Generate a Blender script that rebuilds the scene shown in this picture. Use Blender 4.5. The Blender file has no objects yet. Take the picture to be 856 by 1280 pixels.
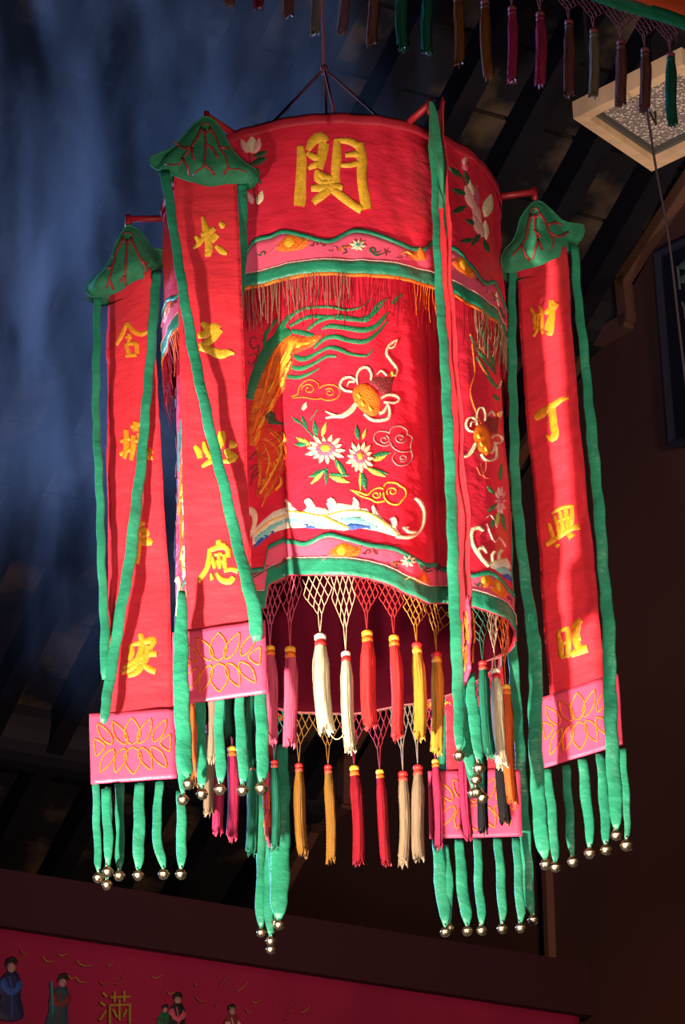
import bpy, math, random
from math import sin, cos, pi, radians, sqrt
from mathutils import Vector, Matrix, noise
from mathutils.geometry import delaunay_2d_cdt
random.seed(7)
scn = bpy.context.scene
COL = scn.collection
# ---------------------------------------------------------------- camera
W, H, FPX = 856, 1280, 4000.0
PITCH, ROLL, YAW = 0.48019, -0.02819, 0.00065
CP = Vector((0, 0, 1.6))
_F = Vector((sin(YAW)*cos(PITCH), cos(YAW)*cos(PITCH), sin(PITCH)))
_R = Vector((cos(YAW), -sin(YAW), 0))
_U = _R.cross(_F)
CR = _R*cos(ROLL) + _U*sin(ROLL)
CU = -_R*sin(ROLL) + _U*cos(ROLL)
CF = _F
cam = bpy.data.cameras.new('camera'); cam_o = bpy.data.objects.new('camera', cam); COL.objects.link(cam_o)
M = Matrix.Identity(4)
for i in range(3):
    M[i][0] = CR[i]; M[i][1] = CU[i]; M[i][2] = -CF[i]; M[i][3] = CP[i]
cam_o.matrix_world = M
cam.sensor_fit = 'VERTICAL'; cam.sensor_height = 36.0; cam.lens = FPX/H*36.0
cam.clip_start = 0.1; cam.clip_end = 100
scn.camera = cam_o
# ---------------------------------------------------------------- world, lights, exposure
scn.view_settings.view_transform = 'Standard'; scn.view_settings.look = 'None'
scn.view_settings.gamma = 1; scn.view_settings.use_curve_mapping = False
scn.view_settings.exposure = 0.0
world = bpy.data.worlds.new('night'); scn.world = world; world.use_nodes = True
world.node_tree.nodes['Background'].inputs[0].default_value = (0.05, 0.08, 0.2, 1)
world.node_tree.nodes['Background'].inputs[1].default_value = 0.0
scn.cycles.volume_step_rate = 2.0
scn.cycles.volume_max_steps = 96
scn.cycles.max_bounces = 6
def light(name, kind, loc, target, color, power, **kw):
    l = bpy.data.lights.new(name, kind); o = bpy.data.objects.new(name, l); COL.objects.link(o)
    l.color = color; l.energy = power
    for k, v in kw.items(): setattr(l, k, v)
    o.location = loc
    o.rotation_euler = (Vector(target)-Vector(loc)).to_track_quat('-Z', 'Y').to_euler()
    return o
light('floor_spotlight', 'SPOT', (-1.65, 2.75, 1.75), (0.10, 4.9, 3.84), (1.0, 0.85, 0.68), 2100, spot_size=radians(30), spot_blend=0.95, shadow_soft_size=0.09)
light('lantern_fill', 'SPOT', (0.45, 0.4, 1.2), (0.1, 4.9, 4.25), (1.0, 0.82, 0.66), 680, spot_size=radians(26), spot_blend=0.9, shadow_soft_size=0.35)  # added unseen fill that evens out contrast on the lantern
light('wall_fill', 'SPOT', (1.9, 2.2, 3.3), (0.6, 9.0, 4.7), (1.0, 0.66, 0.52), 850, spot_size=radians(44), spot_blend=1.0, shadow_soft_size=0.4)  # added unseen warm fill for the side wall and lower valance
light('sky_opening', 'SPOT', (-4.4, 8.6, 5.2), (-0.85, 6.3, 4.9), (0.28, 0.46, 1.0), 3000, spot_size=radians(38), spot_blend=0.9, shadow_soft_size=0.3)
light('blue_dusk_glow', 'SPOT', (-3.4, 3.6, 3.4), (-0.7, 8.6, 7.4), (0.10, 0.24, 1.0), 230, spot_size=radians(52), spot_blend=1.0, shadow_soft_size=0.5)
light('fixture_fill', 'SPOT', (2.2, 5.2, 3.6), (1.1, 8.0, 7.0), (1.0, 0.78, 0.58), 420, spot_size=radians(26), spot_blend=1.0, shadow_soft_size=0.15)  # added unseen spot to brighten the framed panel under the roof

# ---------------------------------------------------------------- projection helpers
def proj(P):
    d = P-CP; w = d.dot(CF)
    return (W/2+FPX*d.dot(CR)/w, H/2-FPX*d.dot(CU)/w)
def ray(x, y): return (CF+CR*((x-W/2)/FPX)+CU*((H/2-y)/FPX))
def at_Y(x, y, Y): d = ray(x, y); return CP+d*((Y-CP.y)/d.y)
def at_Z(x, y, Z): d = ray(x, y); return CP+d*((Z-CP.z)/d.z)
def at_plane(x, y, P0, n): d = ray(x, y); return CP+d*((P0-CP).dot(n)/d.dot(n))
def solve(S, x, y, g):
    a, b = g
    for it in range(14):
        p = proj(S(a, b)); ex, ey = x-p[0], y-p[1]
        if abs(ex)+abs(ey) < .02: break
        h = 1e-4
        pa = proj(S(a+h, b)); pb = proj(S(a, b+h))
        j00, j10 = (pa[0]-p[0])/h, (pa[1]-p[1])/h
        j01, j11 = (pb[0]-p[0])/h, (pb[1]-p[1])/h
        det = j00*j11-j01*j10
        if abs(det) < 1e-3: break
        da = (ex*j11-ey*j01)/det; db = (ey*j00-ex*j10)/det
        m = max(abs(da)/.25, abs(db)/.25, 1)
        a += da/m; b += db/m
    return a, b
def lerp(a, b, t): return a+(b-a)*t
def tab(T, x):
    if x <= T[0][0]: return T[0][1]
    for (x0, y0), (x1, y1) in zip(T, T[1:]):
        if x <= x1: return y0+(y1-y0)*(x-x0)/(x1-x0)
    return T[-1][1]
def tabs(T, x):
    if x <= T[0][0]: return T[0][1]
    if x >= T[-1][0]: return T[-1][1]
    n = len(T)
    def sl(i):
        a, b = T[max(0, i-1)], T[min(n-1, i+1)]; return (b[1]-a[1])/max(1e-6, b[0]-a[0])
    for i in range(n-1):
        if x <= T[i+1][0]:
            h = T[i+1][0]-T[i][0]
            if h < 1e-6: return T[i][1]
            t = (x-T[i][0])/h; t2 = t*t; t3 = t2*t
            return (2*t3-3*t2+1)*T[i][1]+(t3-2*t2+t)*h*sl(i)+(-2*t3+3*t2)*T[i+1][1]+(t3-t2)*h*sl(i+1)
def spline(pts, step=4.0, closed=False):
    """Catmull-Rom through tuples (first two entries are the position)."""
    n = len(pts); out = []
    if n < 3 and not closed:
        a, b = pts; k = max(1, int(math.dist(a[:2], b[:2])/step))
        return [tuple(lerp(u, v, i/k) for u, v in zip(a, b)) for i in range(k+1)]
    segs = n if closed else n-1
    for i in range(segs):
        p1, p2 = pts[i % n], pts[(i+1) % n]
        p0 = pts[(i-1) % n] if (closed or i > 0) else tuple(2*u-v for u, v in zip(p1, p2))
        p3 = pts[(i+2) % n] if (closed or i+2 < n) else tuple(2*u-v for u, v in zip(p2, p1))
        k = max(1, int(math.dist(p1[:2], p2[:2])/step))
        for j in range(k):
            t = j/k
            out.append(tuple(.5*(2*b+(c-a)*t+(2*a-5*b+4*c-d)*t*t+(3*b-a-3*c+d)*t**3) for a, b, c, d in zip(p0, p1, p2, p3)))
    if not closed: out.append(tuple(pts[-1]))
    return out
# ---------------------------------------------------------------- materials
MATS = {}
def rgb(h): 
    f = lambda c: (c/255/12.92) if c/255 <= .04045 else ((c/255+.055)/1.055)**2.4
    return tuple(f(int(h[i:i+2], 16)) for i in (0, 2, 4))+(1,)
def mat(name, color, rough=.6, metal=0, sheen=0, bump=0, bscale=60, stretch=(1, 1, 1), var=0, vscale=30, color2=None, spec=.5, detail=4):
    if name in MATS: return MATS[name]
    m = bpy.data.materials.new(name); m.use_nodes = True; nt = m.node_tree; N = nt.nodes; L = nt.links
    b = N['Principled BSDF']; b.inputs['Base Color'].default_value = color
    b.inputs['Roughness'].default_value = rough; b.inputs['Metallic'].default_value = metal
    b.inputs['Specular IOR Level'].default_value = spec
    if sheen: b.inputs['Sheen Weight'].default_value = sheen; b.inputs['Sheen Tint'].default_value = color
    tc = N.new('ShaderNodeTexCoord'); mp = N.new('ShaderNodeMapping'); mp.inputs['Scale'].default_value = stretch
    L.new(tc.outputs['Object'], mp.inputs[0])
    if color2 or var:
        nz = N.new('ShaderNodeTexNoise'); nz.inputs['Scale'].default_value = vscale; nz.inputs['Detail'].default_value = 3
        L.new(mp.outputs[0], nz.inputs['Vector'])
        mx = N.new('ShaderNodeMix'); mx.data_type = 'RGBA'
        c2 = color2 or tuple(c*(1-var) for c in color[:3])+(1,)
        mx.inputs[6].default_value = color; mx.inputs[7].default_value = c2
        rp = N.new('ShaderNodeMapRange'); rp.inputs[1].default_value = .38; rp.inputs[2].default_value = .62
        L.new(nz.outputs[0], rp.inputs[0]); L.new(rp.outputs[0], mx.inputs[0]); L.new(mx.outputs[2], b.inputs['Base Color'])
    if bump:
        nz = N.new('ShaderNodeTexNoise'); nz.inputs['Scale'].default_value = bscale; nz.inputs['Detail'].default_value = detail
        L.new(mp.outputs[0], nz.inputs['Vector'])
        bp = N.new('ShaderNodeBump'); bp.inputs['Strength'].default_value = bump; bp.inputs['Distance'].default_value = .004
        L.new(nz.outputs[0], bp.inputs['Height']); L.new(bp.outputs[0], b.inputs['Normal'])
    MATS[name] = m
    return m
RED = mat('red_satin', (.72, .022, .054, 1), .40, sheen=.3, bump=1.0, bscale=26, stretch=(1, 1, 1.8), var=.18, vscale=9)
REDB = mat('banner_satin', (.76, .036, .056, 1), .38, sheen=.3, bump=1.0, bscale=20, stretch=(1, 1, 2.2))
ROUGE = mat('rim_cloth', (.42, .010, .028, 1), .7, bump=.4, bscale=60)
GREEN = mat('green_satin', (.022, .25, .14, 1), .42, sheen=.25, bump=.9, bscale=45, stretch=(1, 1, 1.3), var=.25, vscale=20)
LEAF = mat('leaf_velvet', (.025, .24, .12, 1), .8, sheen=.5, bump=.4, bscale=220, var=.3, vscale=40)
PINK = mat('pink_satin', (.85, .07, .16, 1), .45, sheen=.2, bump=.4, bscale=40)
BANDP = mat('pink_band', (.80, .10, .19, 1), .5, bump=.3, bscale=60)
GOLD = mat('gold_thread', (.88, .32, .018, 1), .4, sheen=.2, bump=.45, bscale=420, var=.25, vscale=120)
GOLDY = mat('yellow_gold_thread', (.92, .48, .035, 1), .4, bump=.45, bscale=420, var=.22, vscale=120)
ORANGE = mat('orange_thread', (.88, .15, .010, 1), .45, bump=.7, bscale=380, color2=(.88, .21, .012, 1), vscale=60)
DORANGE = mat('rust_thread', (.50, .07, .010, 1), .5, bump=.8, bscale=380, color2=(.80, .20, .015, 1), vscale=45)
CREAM = mat('cream_thread', (.80, .62, .40, 1), .5, bump=.7, bscale=380)
WHITE = mat('white_thread', (.80, .76, .62, 1), .5, bump=.7, bscale=380)
TEAL = mat('teal_thread', (.03, .36, .36, 1), .45, bump=.7, bscale=380)
AQUA = mat('aqua_thread', (.22, .62, .60, 1), .45, bump=.7, bscale=380)
BLUE = mat('blue_thread', (.03, .10, .42, 1), .45, bump=.7, bscale=380)
GTHR = mat('green_thread', (.015, .22, .09, 1), .45, bump=.7, bscale=380, var=.3)
DGREEN = mat('dark_green_thread', (.02, .09, .035, 1), .5, bump=.7, bscale=380)
LIME = mat('lime_thread', (.50, .58, .08, 1), .45, bump=.7, bscale=380)
PPINK = mat('pale_pink_thread', (.85, .38, .36, 1), .45, bump=.7, bscale=380)
MAGENTA = mat('rose_thread', (.70, .10, .18, 1), .45, bump=.7, bscale=380)
PURPLE = mat('maroon_thread', (.22, .025, .03, 1), .5, bump=.7, bscale=380)
BLACK = mat('black_thread', (.012, .010, .012, 1), .5, bump=.7, bscale=380)
VEIN = mat('vein_cord', (.30, .035, .03, 1), .5, bump=.5, bscale=300)
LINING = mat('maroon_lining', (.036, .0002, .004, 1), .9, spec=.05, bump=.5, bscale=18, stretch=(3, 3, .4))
BRASS = mat('bell_metal', (.74, .54, .34, 1), .36, metal=1, var=.35, vscale=90)
DARK = mat('slit_dark', (.01, .008, .006, 1), .8)
REDPAINT = mat('red_painted_rod', (.34, .012, .02, 1), .45, bump=.3)
CORD = mat('dull_red_cord', (.20, .03, .035, 1), .7, bump=.5, bscale=300)
def silk(name, c): return mat('silk_'+name, c, .5, sheen=.3, bump=.8, bscale=300, stretch=(1, 1, .06), var=.3, vscale=160)
SILK = {'pink': silk('pink', (.78, .10, .20, 1)), 'white': silk('white', (.78, .64, .42, 1)), 'red': silk('red', (.80, .035, .035, 1)),
        'yellow': silk('yellow', (.66, .30, .03, 1)), 'green': silk('green', (.012, .16, .09, 1)), 'orange': silk('orange', (.78, .12, .02, 1)),
        'black': silk('black', (.012, .010, .012, 1)), 'tan': silk('tan', (.34, .23, .14, 1)), 'magenta': silk('magenta', (.55, .03, .11, 1)),
        'crimson': silk('crimson', (.34, .006, .02, 1)), 'brown': silk('brown', (.30, .09, .02, 1)), 'mauve': silk('mauve', (.25, .08, .07, 1)), 'ochre': silk('ochre', (.32, .14, .02, 1))}
# ---------------------------------------------------------------- mesh builder
class MB:
    def __init__(s): s.v = []; s.f = []; s.m = []; s.multi = {}
    def add(s, vs, fs, mi=0):
        o = len(s.v); s.v += [tuple(v) for v in vs]; s.f += [tuple(i+o for i in f) for f in fs]; s.m += [mi]*len(fs)
    def grid(s, rows, mi=0, closed=False):
        n = len(rows[0]); vs = [p for r in rows for p in r]; fs = []
        for i in range(len(rows)-1):
            for j in range(n if closed else n-1):
                k = (j+1) % n; fs.append((i*n+j, i*n+k, (i+1)*n+k, (i+1)*n+j))
        s.add(vs, fs, mi)
    def tube(s, path, r, seg=8, mi=0, cap=True, flat=None):
        """path of Vectors; r number or list; flat=(side Vector, ratio) makes an elliptic section"""
        path = [Vector(p) for p in path]; n = len(path); rs = r if isinstance(r, (list, tuple)) else [r]*n
        rows = []; prev = None
        for i, p in enumerate(path):
            t = (path[min(i+1, n-1)]-path[max(i-1, 0)])
            if t.length < 1e-9: t = Vector((0, 0, 1))
            t.normalize()
            if flat: a = flat[0]-t*flat[0].dot(t)
            elif prev is None: a = t.cross(Vector((0, 0, 1)) if abs(t.z) < .9 else Vector((1, 0, 0)))
            else: a = prev-t*prev.dot(t)
            a.normalize(); prev = a; b = t.cross(a)
            q = flat[1] if flat else 1
            rows.append([p+a*(rs[i]*cos(2*pi*k/seg))+b*(rs[i]*q*sin(2*pi*k/seg)) for k in range(seg)])
        base = len(s.v); s.grid(rows, mi, closed=True)
        if cap:
            s.f.append(tuple(base+k for k in range(seg))[::-1]); s.m.append(mi)
            s.f.append(tuple(base+(n-1)*seg+k for k in range(seg))); s.m.append(mi)
    def lathe(s, prof, c, seg=16, mi=0):
        s.grid([[Vector((c[0]+r*cos(2*pi*k/seg), c[1]+r*sin(2*pi*k/seg), c[2]+z)) for k in range(seg)] for r, z in prof], mi, closed=True)
    def box(s, c, ax, ay, az, mi=0):
        c, ax, ay, az = map(Vector, (c, ax, ay, az))
        vs = [c+ax*i+ay*j+az*k for i in (-1, 1) for j in (-1, 1) for k in (-1, 1)]
        s.add(vs, [(0, 1, 3, 2), (4, 6, 7, 5), (0, 4, 5, 1), (2, 3, 7, 6), (0, 2, 6, 4), (1, 5, 7, 3)], mi)
    def prism(s, poly, d, mi=0):
        """closed outline of Vectors extruded by Vector d"""
        n = len(poly); vs = list(poly)+[p+d for p in poly]
        s.add(vs, [tuple(range(n)), tuple(range(2*n-1, n-1, -1))]+[(i, i+n, (i+1) % n+n, (i+1) % n) for i in range(n)], mi)
    def mesh(s, name, mats, smooth=True):
        me = bpy.data.meshes.new(name); me.from_pydata([tuple(v) for v in s.v], [], s.f)
        for m in (mats if isinstance(mats, (list, tuple)) else [mats]): me.materials.append(m)
        me.polygons.foreach_set('material_index', s.m)
        if smooth: me.polygons.foreach_set('use_smooth', [True]*len(s.f))
        me.update(); return me
    def build(s, name, mats, parent=None, smooth=True, solid=0, offset=0):
        me = s.mesh(name, mats, smooth)
        return link(name, me, parent, solid, offset)
def build_all(mb, name, mats, parents):
    mb.build(name, mats, parents[0])
    for sh, m in mb.multi.items(): m.build(name, mats, parents[int(round(math.degrees(sh)/60)) % len(parents)])
def link(name, me, parent=None, solid=0, offset=0):
    o = bpy.data.objects.new(name, me); COL.objects.link(o)
    if parent: 
        o.parent = parent
        o.matrix_parent_inverse = world_inv(parent)
    if solid:
        md = o.modifiers.new('thickness', 'SOLIDIFY'); md.thickness = solid; md.offset = offset
    return o
def world_mat(o):
    m = Matrix.Translation(o.location)
    return (world_mat(o.parent)@o.matrix_parent_inverse@m) if o.parent else m
def world_inv(o): return world_mat(o).inverted()
def empty(name, loc, label, cat, group=None):
    o = bpy.data.objects.new(name, None); COL.objects.link(o); o.location = loc; o.empty_display_size = .05
    return tag(o, label, cat, group)
def tag(o, label=None, cat=None, group=None, kind=None):
    if label: o['label'] = label
    if cat: o['category'] = cat
    if group: o['group'] = group
    if kind: o['kind'] = kind
    return o
# ---------------------------------------------------------------- embroidery in surface coordinates
def S3(S, a, b, off): return S(a, b, off)
def stroke(mb, S, pts, g, h=.0016, mi=0, closed=False, shifts=(0,), step=4.0, w=None):
    """pts (x, y, width) in photo pixels, laid onto surface S and raised like satin stitch"""
    if w is not None: pts = [(p[0], p[1], w if len(p) < 3 else p[2]) for p in pts]
    sp = spline(pts, step, closed); n = len(sp); rows = []; a, b = g
    for i, p in enumerate(sp):
        q0 = sp[(i-1) % n] if (closed or i) else sp[i]; q1 = sp[(i+1) % n] if (closed or i < n-1) else sp[i]
        tx, ty = q1[0]-q0[0], q1[1]-q0[1]; l = math.hypot(tx, ty) or 1; nx, ny = -ty/l, tx/l
        r = []
        for t, hh in ((-.5, 0), (-.34, .8), (0, 1), (.34, .8), (.5, 0)):
            a, b = solve(S, p[0]+nx*p[2]*t, p[1]+ny*p[2]*t, (a, b)); r.append((a, b, .0012+h*hh))
        rows.append(r)
    if closed: rows.append(rows[0])
    for sh in shifts: (mb if sh == 0 else mb.multi.setdefault(sh, MB())).grid([[S(a+sh, b, o) for a, b, o in r] for r in rows], mi)
def fill(mb, S, poly, g, h=.0016, mi=0, shifts=(0,), grid=4.0, smooth=True, shape=None):
    pl = [tuple(p[:2]) for p in (spline(poly, grid, True) if smooth else spline_lin(poly, grid))]
    n = len(pl)
    def inside(x, y):
        c = False; j = n-1
        for i in range(n):
            (xi, yi), (xj, yj) = pl[i], pl[j]
            if (yi > y) != (yj > y) and x < (xj-xi)*(y-yi)/(yj-yi)+xi: c = not c
            j = i
        return c
    def ed(x, y): return min(math.hypot(x-p[0], y-p[1]) for p in pl)
    x0, x1 = min(p[0] for p in pl), max(p[0] for p in pl); y0, y1 = min(p[1] for p in pl), max(p[1] for p in pl)
    ins = []; y = y0+grid*.5
    while y < y1:
        x = x0+grid*.5
        while x < x1:
            if inside(x, y) and ed(x, y) > grid*.45: ins.append((x, y))
            x += grid
        y += grid
    vs = [Vector(p) for p in pl+ins]
    r = delaunay_2d_cdt(vs, [], [list(range(n))], 1, 1e-4)
    vs, fs = r[0], r[2]
    ab = []; a, b = g; gs = {}
    for v in vs:
        key = (round(v.x/12), round(v.y/12))
        a, b = gs.get(key, (a, b))
        a, b = solve(S, v.x, v.y, (a, b)); gs[key] = (a, b)
        e = ed(v.x, v.y)
        ab.append((a, b, .0012+(shape(v.x, v.y, e) if shape else h*min(1, e/3.0))))
    for sh in shifts: (mb if sh == 0 else mb.multi.setdefault(sh, MB())).add([S(a+sh, b, o) for a, b, o in ab], [tuple(f) for f in fs], mi)
def spline_lin(poly, step):
    out = []; n = len(poly)
    for i in range(n):
        p, q = poly[i], poly[(i+1) % n]; k = max(1, int(math.dist(p[:2], q[:2])/step))
        out += [(lerp(p[0], q[0], j/k), lerp(p[1], q[1], j/k)) for j in range(k)]
    return out
# ================================================================ THE SETTING
A3 = at_Y(856, 245, 9.45); B3 = at_Y(365, 1096, 12.15)
hdir = Vector((B3.x-A3.x, B3.y-A3.y, 0)).normalized()      # along the side wall, away from the camera
ndir = Vector((hdir.y, -hdir.x, 0)).normalized()           # horizontal, across the hall to the right
if ndir.x < 0: ndir = -ndir
rake = (B3-A3).normalized()
rnorm = rake.cross(ndir).normalized()
if rnorm.z < 0: rnorm = -rnorm
def wallp(x, y, off=0): return at_plane(x, y, A3, ndir)-ndir*off
def roof_z(P): return A3.z-(rnorm.x*(P.x-A3.x)+rnorm.y*(P.y-A3.y))/rnorm.z

WALL = mat('brown_plaster', (.12, .042, .024, 1), .9, bump=.5, bscale=3, var=.25, vscale=1.2)
TRIM = mat('brown_trim', (.17, .068, .040, 1), .8, bump=.3, bscale=8)
WOOD = mat('dark_rafter_wood', (.014, .012, .016, 1), .9, spec=.08, bump=.5, bscale=8, var=.4, vscale=4)
FLOORM = mat('dark_stone_floor', (.05, .045, .045, 1), .8, bump=.4, bscale=4, var=.3, vscale=1)
def tile_mat():
    m = bpy.data.materials.new('roof_tile_boards'); m.use_nodes = True; N = m.node_tree.nodes; L = m.node_tree.links; b = N['Principled BSDF']
    b.inputs['Roughness'].default_value = .95; b.inputs['Specular IOR Level'].default_value = .08
    tc = N.new('ShaderNodeTexCoord'); br = N.new('ShaderNodeTexVoronoi'); br.inputs['Scale'].default_value = 1.9
    L.new(tc.outputs['Object'], br.inputs['Vector'])
    nz = N.new('ShaderNodeTexNoise'); nz.inputs['Scale'].default_value = 5; nz.inputs['Detail'].default_value = 5; L.new(tc.outputs['Object'], nz.inputs['Vector'])
    cr = N.new('ShaderNodeValToRGB'); e = cr.color_ramp.elements
    e[0].position = .50; e[0].color = (.016, .014, .018, 1); e[1].position = .68; e[1].color = (.11, .075, .05, 1)
    L.new(nz.outputs[0], cr.inputs[0]); L.new(cr.outputs[0], b.inputs['Base Color'])
    bp = N.new('ShaderNodeBump'); bp.inputs['Strength'].default_value = .6; bp.inputs['Distance'].default_value = .02
    L.new(nz.outputs[0], bp.inputs['Height']); L.new(bp.outputs[0], b.inputs['Normal'])
    return m
TILE = tile_mat()
# side wall
mb = MB()
a0, a1 = -7.5, 4.5     # along hdir measured from A3
def WP(s, z): return Vector((A3.x, A3.y, 0))+hdir*s+Vector((0, 0, z))
sl = rake.z/sqrt(rake.x**2+rake.y**2)
mb.prism([WP(a0, 0), WP(a1, 0), WP(a1, A3.z+sl*a1), WP(a0, A3.z+sl*a0)], ndir*.25)
tag(mb.build('wall_right', WALL, smooth=False), kind='structure')
# far wall
mb = MB(); far = WP(a1, 0)
mb.prism([far+ndir*.25, far-ndir*9, far-ndir*9+Vector((0, 0, A3.z+sl*a1)), far+ndir*.25+Vector((0, 0, A3.z+sl*a1))], hdir*.25)
tag(mb.build('wall_back', mat('dark_back_wall', (.012, .008, .010, 1), .9, bump=.3, bscale=3), smooth=False), kind='structure')
mb = MB(); mb.prism([Vector((-9, -3, 0)), Vector((7, -3, 0)), Vector((7, 17, 0)), Vector((-9, 17, 0))], Vector((0, 0, -.1)))
tag(mb.build('floor', FLOORM, smooth=False), kind='structure')
# roof: boards laid in rows between rafters, seen from below
ceil = MB()
r0, r1 = -7.5, 5.2; n0, n1 = -8.6, .25
rl = sqrt(1+sl*sl)
def RP(s, t, o=0): return A3+rake*(s)+ndir*t+rnorm*o
ceil.prism([RP(r0*rl, n0, .1), RP(a1*rl+.3, n0, .1), RP(a1*rl+.3, n1, .1), RP(r0*rl, n1, .1)], rnorm*.08, 1)
pit = .27
k = 0; t = n1-.17
while t > n0+pit:
    s = r0*rl; row = 0
    while s < a1*rl:
        dz = .012*random.random()+.02
        ceil.prism([RP(s, t, .1), RP(s+.26, t, .1), RP(s+.26, t-pit+.07, .1), RP(s, t-pit+.07, .1)], -rnorm*dz, 0)
        s += .275
    t -= pit
ceil_o = tag(ceil.build('ceiling', [TILE, WOOD], smooth=False), kind='structure')
t = n1-.17
while t > n0+pit:
    mb = MB(); c = RP((r0+a1)/2*rl, t+.0-pit+.035, .03)
    mb.box(c, rake*((a1-r0)/2*rl), ndir*.036, rnorm*.085)
    mb.build('rafter', WOOD, ceil_o, smooth=False); t -= pit
# purlins under the rafters, running across the hall
def purlin(px, py, r):
    P = wallp(px, py); mb = MB()
    prof = [(cos(a)*r, sin(a)*r) for a in [2*pi*i/20 for i in range(20)]]
    u = Vector((0, 0, 1)); v = hdir
    mb.prism([P+u*y+v*x for x, y in prof], -ndir*8.4)
    mb.build('purlin', mat('black_purlin', (.012, .010, .014, 1), .7, bump=.4, bscale=6), ceil_o, smooth=False)
purlin(742, 392, .17); purlin(412, 985, .15)
# trim of the gable edge
def trim(name, pts, w, th=.04):
    sp = [wallp(x, y, .001) for x, y in pts]; mb = MB()
    for p, q in zip(sp, sp[1:]):
        d = (q-p); n = d.cross(ndir).normalized()*w/2
        mb.box((p+q)/2-ndir*th/2, d/2+d.normalized()*w*.2, n, ndir*th/2)
    tag(mb.build(name, TRIM, smooth=False), kind='structure')
trim('trim_1', [(905, 168), (785, 352), (790, 404), (742, 432), (690, 508), (560, 735), (437, 948), (437, 1005), (398, 1035), (350, 1125)], .055)
trim('trim_2', [(686, 1040), (690, 1120), (694, 1230)], .028, .03)
# red embroidered cloth hung over a beam low on the left, with dark box moulding
VR = wallp(735, 1268, .02)
DCR = mat('dull_crimson_cloth', (.36, .004, .055, 1), .8, sheen=.2, bump=.8, bscale=7, stretch=(1, 1, .6), var=.22, vscale=3)
val = empty('embroidered_valance', VR, 'long dull crimson embroidered cloth hung along a dark beam below the lantern', 'valance')
def VP(u, z, off=0): return VR-ndir*u+Vector((0, 0, z))-hdir*off     # u metres to the left
g = []
for i in range(121):
    u = .04+i*3.6/120; w = .008*sin(u*17)+.006*noise.noise(Vector((u*4, 0, 3)))
    g.append([VP(u, .0-j*.06, .035+w*(j/12)) for j in range(15)])
mb = MB(); mb.grid(g); mb.build('cloth', DCR, val, solid=.004)
mb = MB(); mb.box(VP(1.86, .075, -.06), ndir*1.86, Vector((0, 0, .085)), hdir*.115)
mb.box(VP(1.86, -.01, .045), ndir*1.86, Vector((0, 0, .018)), hdir*.02)
mb.build('beam', mat('dark_maroon_beam', (.038, .0015, .007, 1), .75, bump=.3, bscale=5), val, smooth=False)
def Sv(u, z, off=0): return VP(u, z, .046+off)
def robed(px, py, hgt, robe, trimc, lean=0, staff=False):
    """small embroidered robed figure; px,py head centre"""
    o = MB(); s = hgt/60.0; g0 = (1.5, -.1)
    f = lambda pts: [(px+(x+lean*y/60)*s, py+y*s) for x, y in pts]
    fill(o, Sv, f([(-6, 6), (6, 5), (13, 22), (11, 34), (14, 62), (-14, 62), (-13, 36), (-15, 20)]), g0, .004, 0)
    fill(o, Sv, f([(-15, 20), (-8, 12), (0, 26), (8, 14), (14, 22), (6, 34), (-7, 34)]), g0, .008, 1)
    fill(o, Sv, f([(-5, -2), (0, -6), (5, -2), (4, 5), (0, 8), (-4, 5)]), g0, .009, 2, grid=2.5)
    fill(o, Sv, f([(-7, -1), (-6, -9), (0, -13), (6, -10), (7, -2), (3, -5), (-3, -5)]), g0, .011, 3, grid=2.5)
    stroke(o, Sv, [p+(2.4*s,) for p in f([(-3, 12), (0, 30), (0, 60)])], g0, .007, 1)
    if staff: stroke(o, Sv, [p+(2.6*s,) for p in f([(-16, 0), (-12, 22), (-9, 44)])], g0, .012, 4)
    return o.build('embroidered_figure', [robe, trimc, mat('face_thread', (.42, .24, .20, 1), .7), BLACK, TEAL], val)
NAVY = mat('navy_thread', (.010, .014, .07, 1), .6, bump=.6, bscale=60); TEALD = mat('dark_teal_thread', (.02, .06, .085, 1), .6, bump=.6, bscale=60)
robed(14, 1209, 62, NAVY, BLUE); robed(78, 1228, 56, TEALD, PURPLE, -8, True); robed(222, 1250, 48, BLACK, MAGENTA); robed(290, 1264, 44, PURPLE, PPINK, 4)
robed(206, 1262, 34, GTHR, DGREEN, -6)
mb = MB()   # the gold character on the cloth
for st in ([(128, 1241), (133, 1246)], [(125, 1253), (131, 1257)], [(124, 1276), (132, 1264)], [(137, 1247), (162, 1246)], [(143, 1240), (143, 1253)], [(155, 1239), (155, 1253)],
           [(136, 1257), (163, 1256)], [(137, 1257), (137, 1280)], [(162, 1256), (162, 1280)], [(149, 1250), (149, 1276)], [(141, 1262), (146, 1272)], [(158, 1262), (153, 1272)]):
    stroke(mb, Sv, [p+(3.2,) for p in st], (1.5, -.1), .004)
mb.build('gold_character', mat('dim_gold_thread', (.42, .24, .03, 1), .5, bump=.6, bscale=200), val)
mb = MB()
rr = random.Random(5)
for i in range(26):
    x = rr.uniform(20, 380); y = 1168+x*.2+rr.uniform(8, 36); L = rr.uniform(8, 20); a = rr.uniform(-.9, .5)
    stroke(mb, Sv, [(x, y, 1.2), (x+L*.5*cos(a)-2, y+L*.5*sin(a)+3, 1.6), (x+L*cos(a), y+L*sin(a), .8)], (1.5, -.1), .003, i % 2)
mb.build('gold_sprigs', [mat('dull_copper_thread', (.40, .09, .03, 1), .5), mat('dim_gold_thread', (.42, .24, .03, 1), .5)], val)
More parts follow.
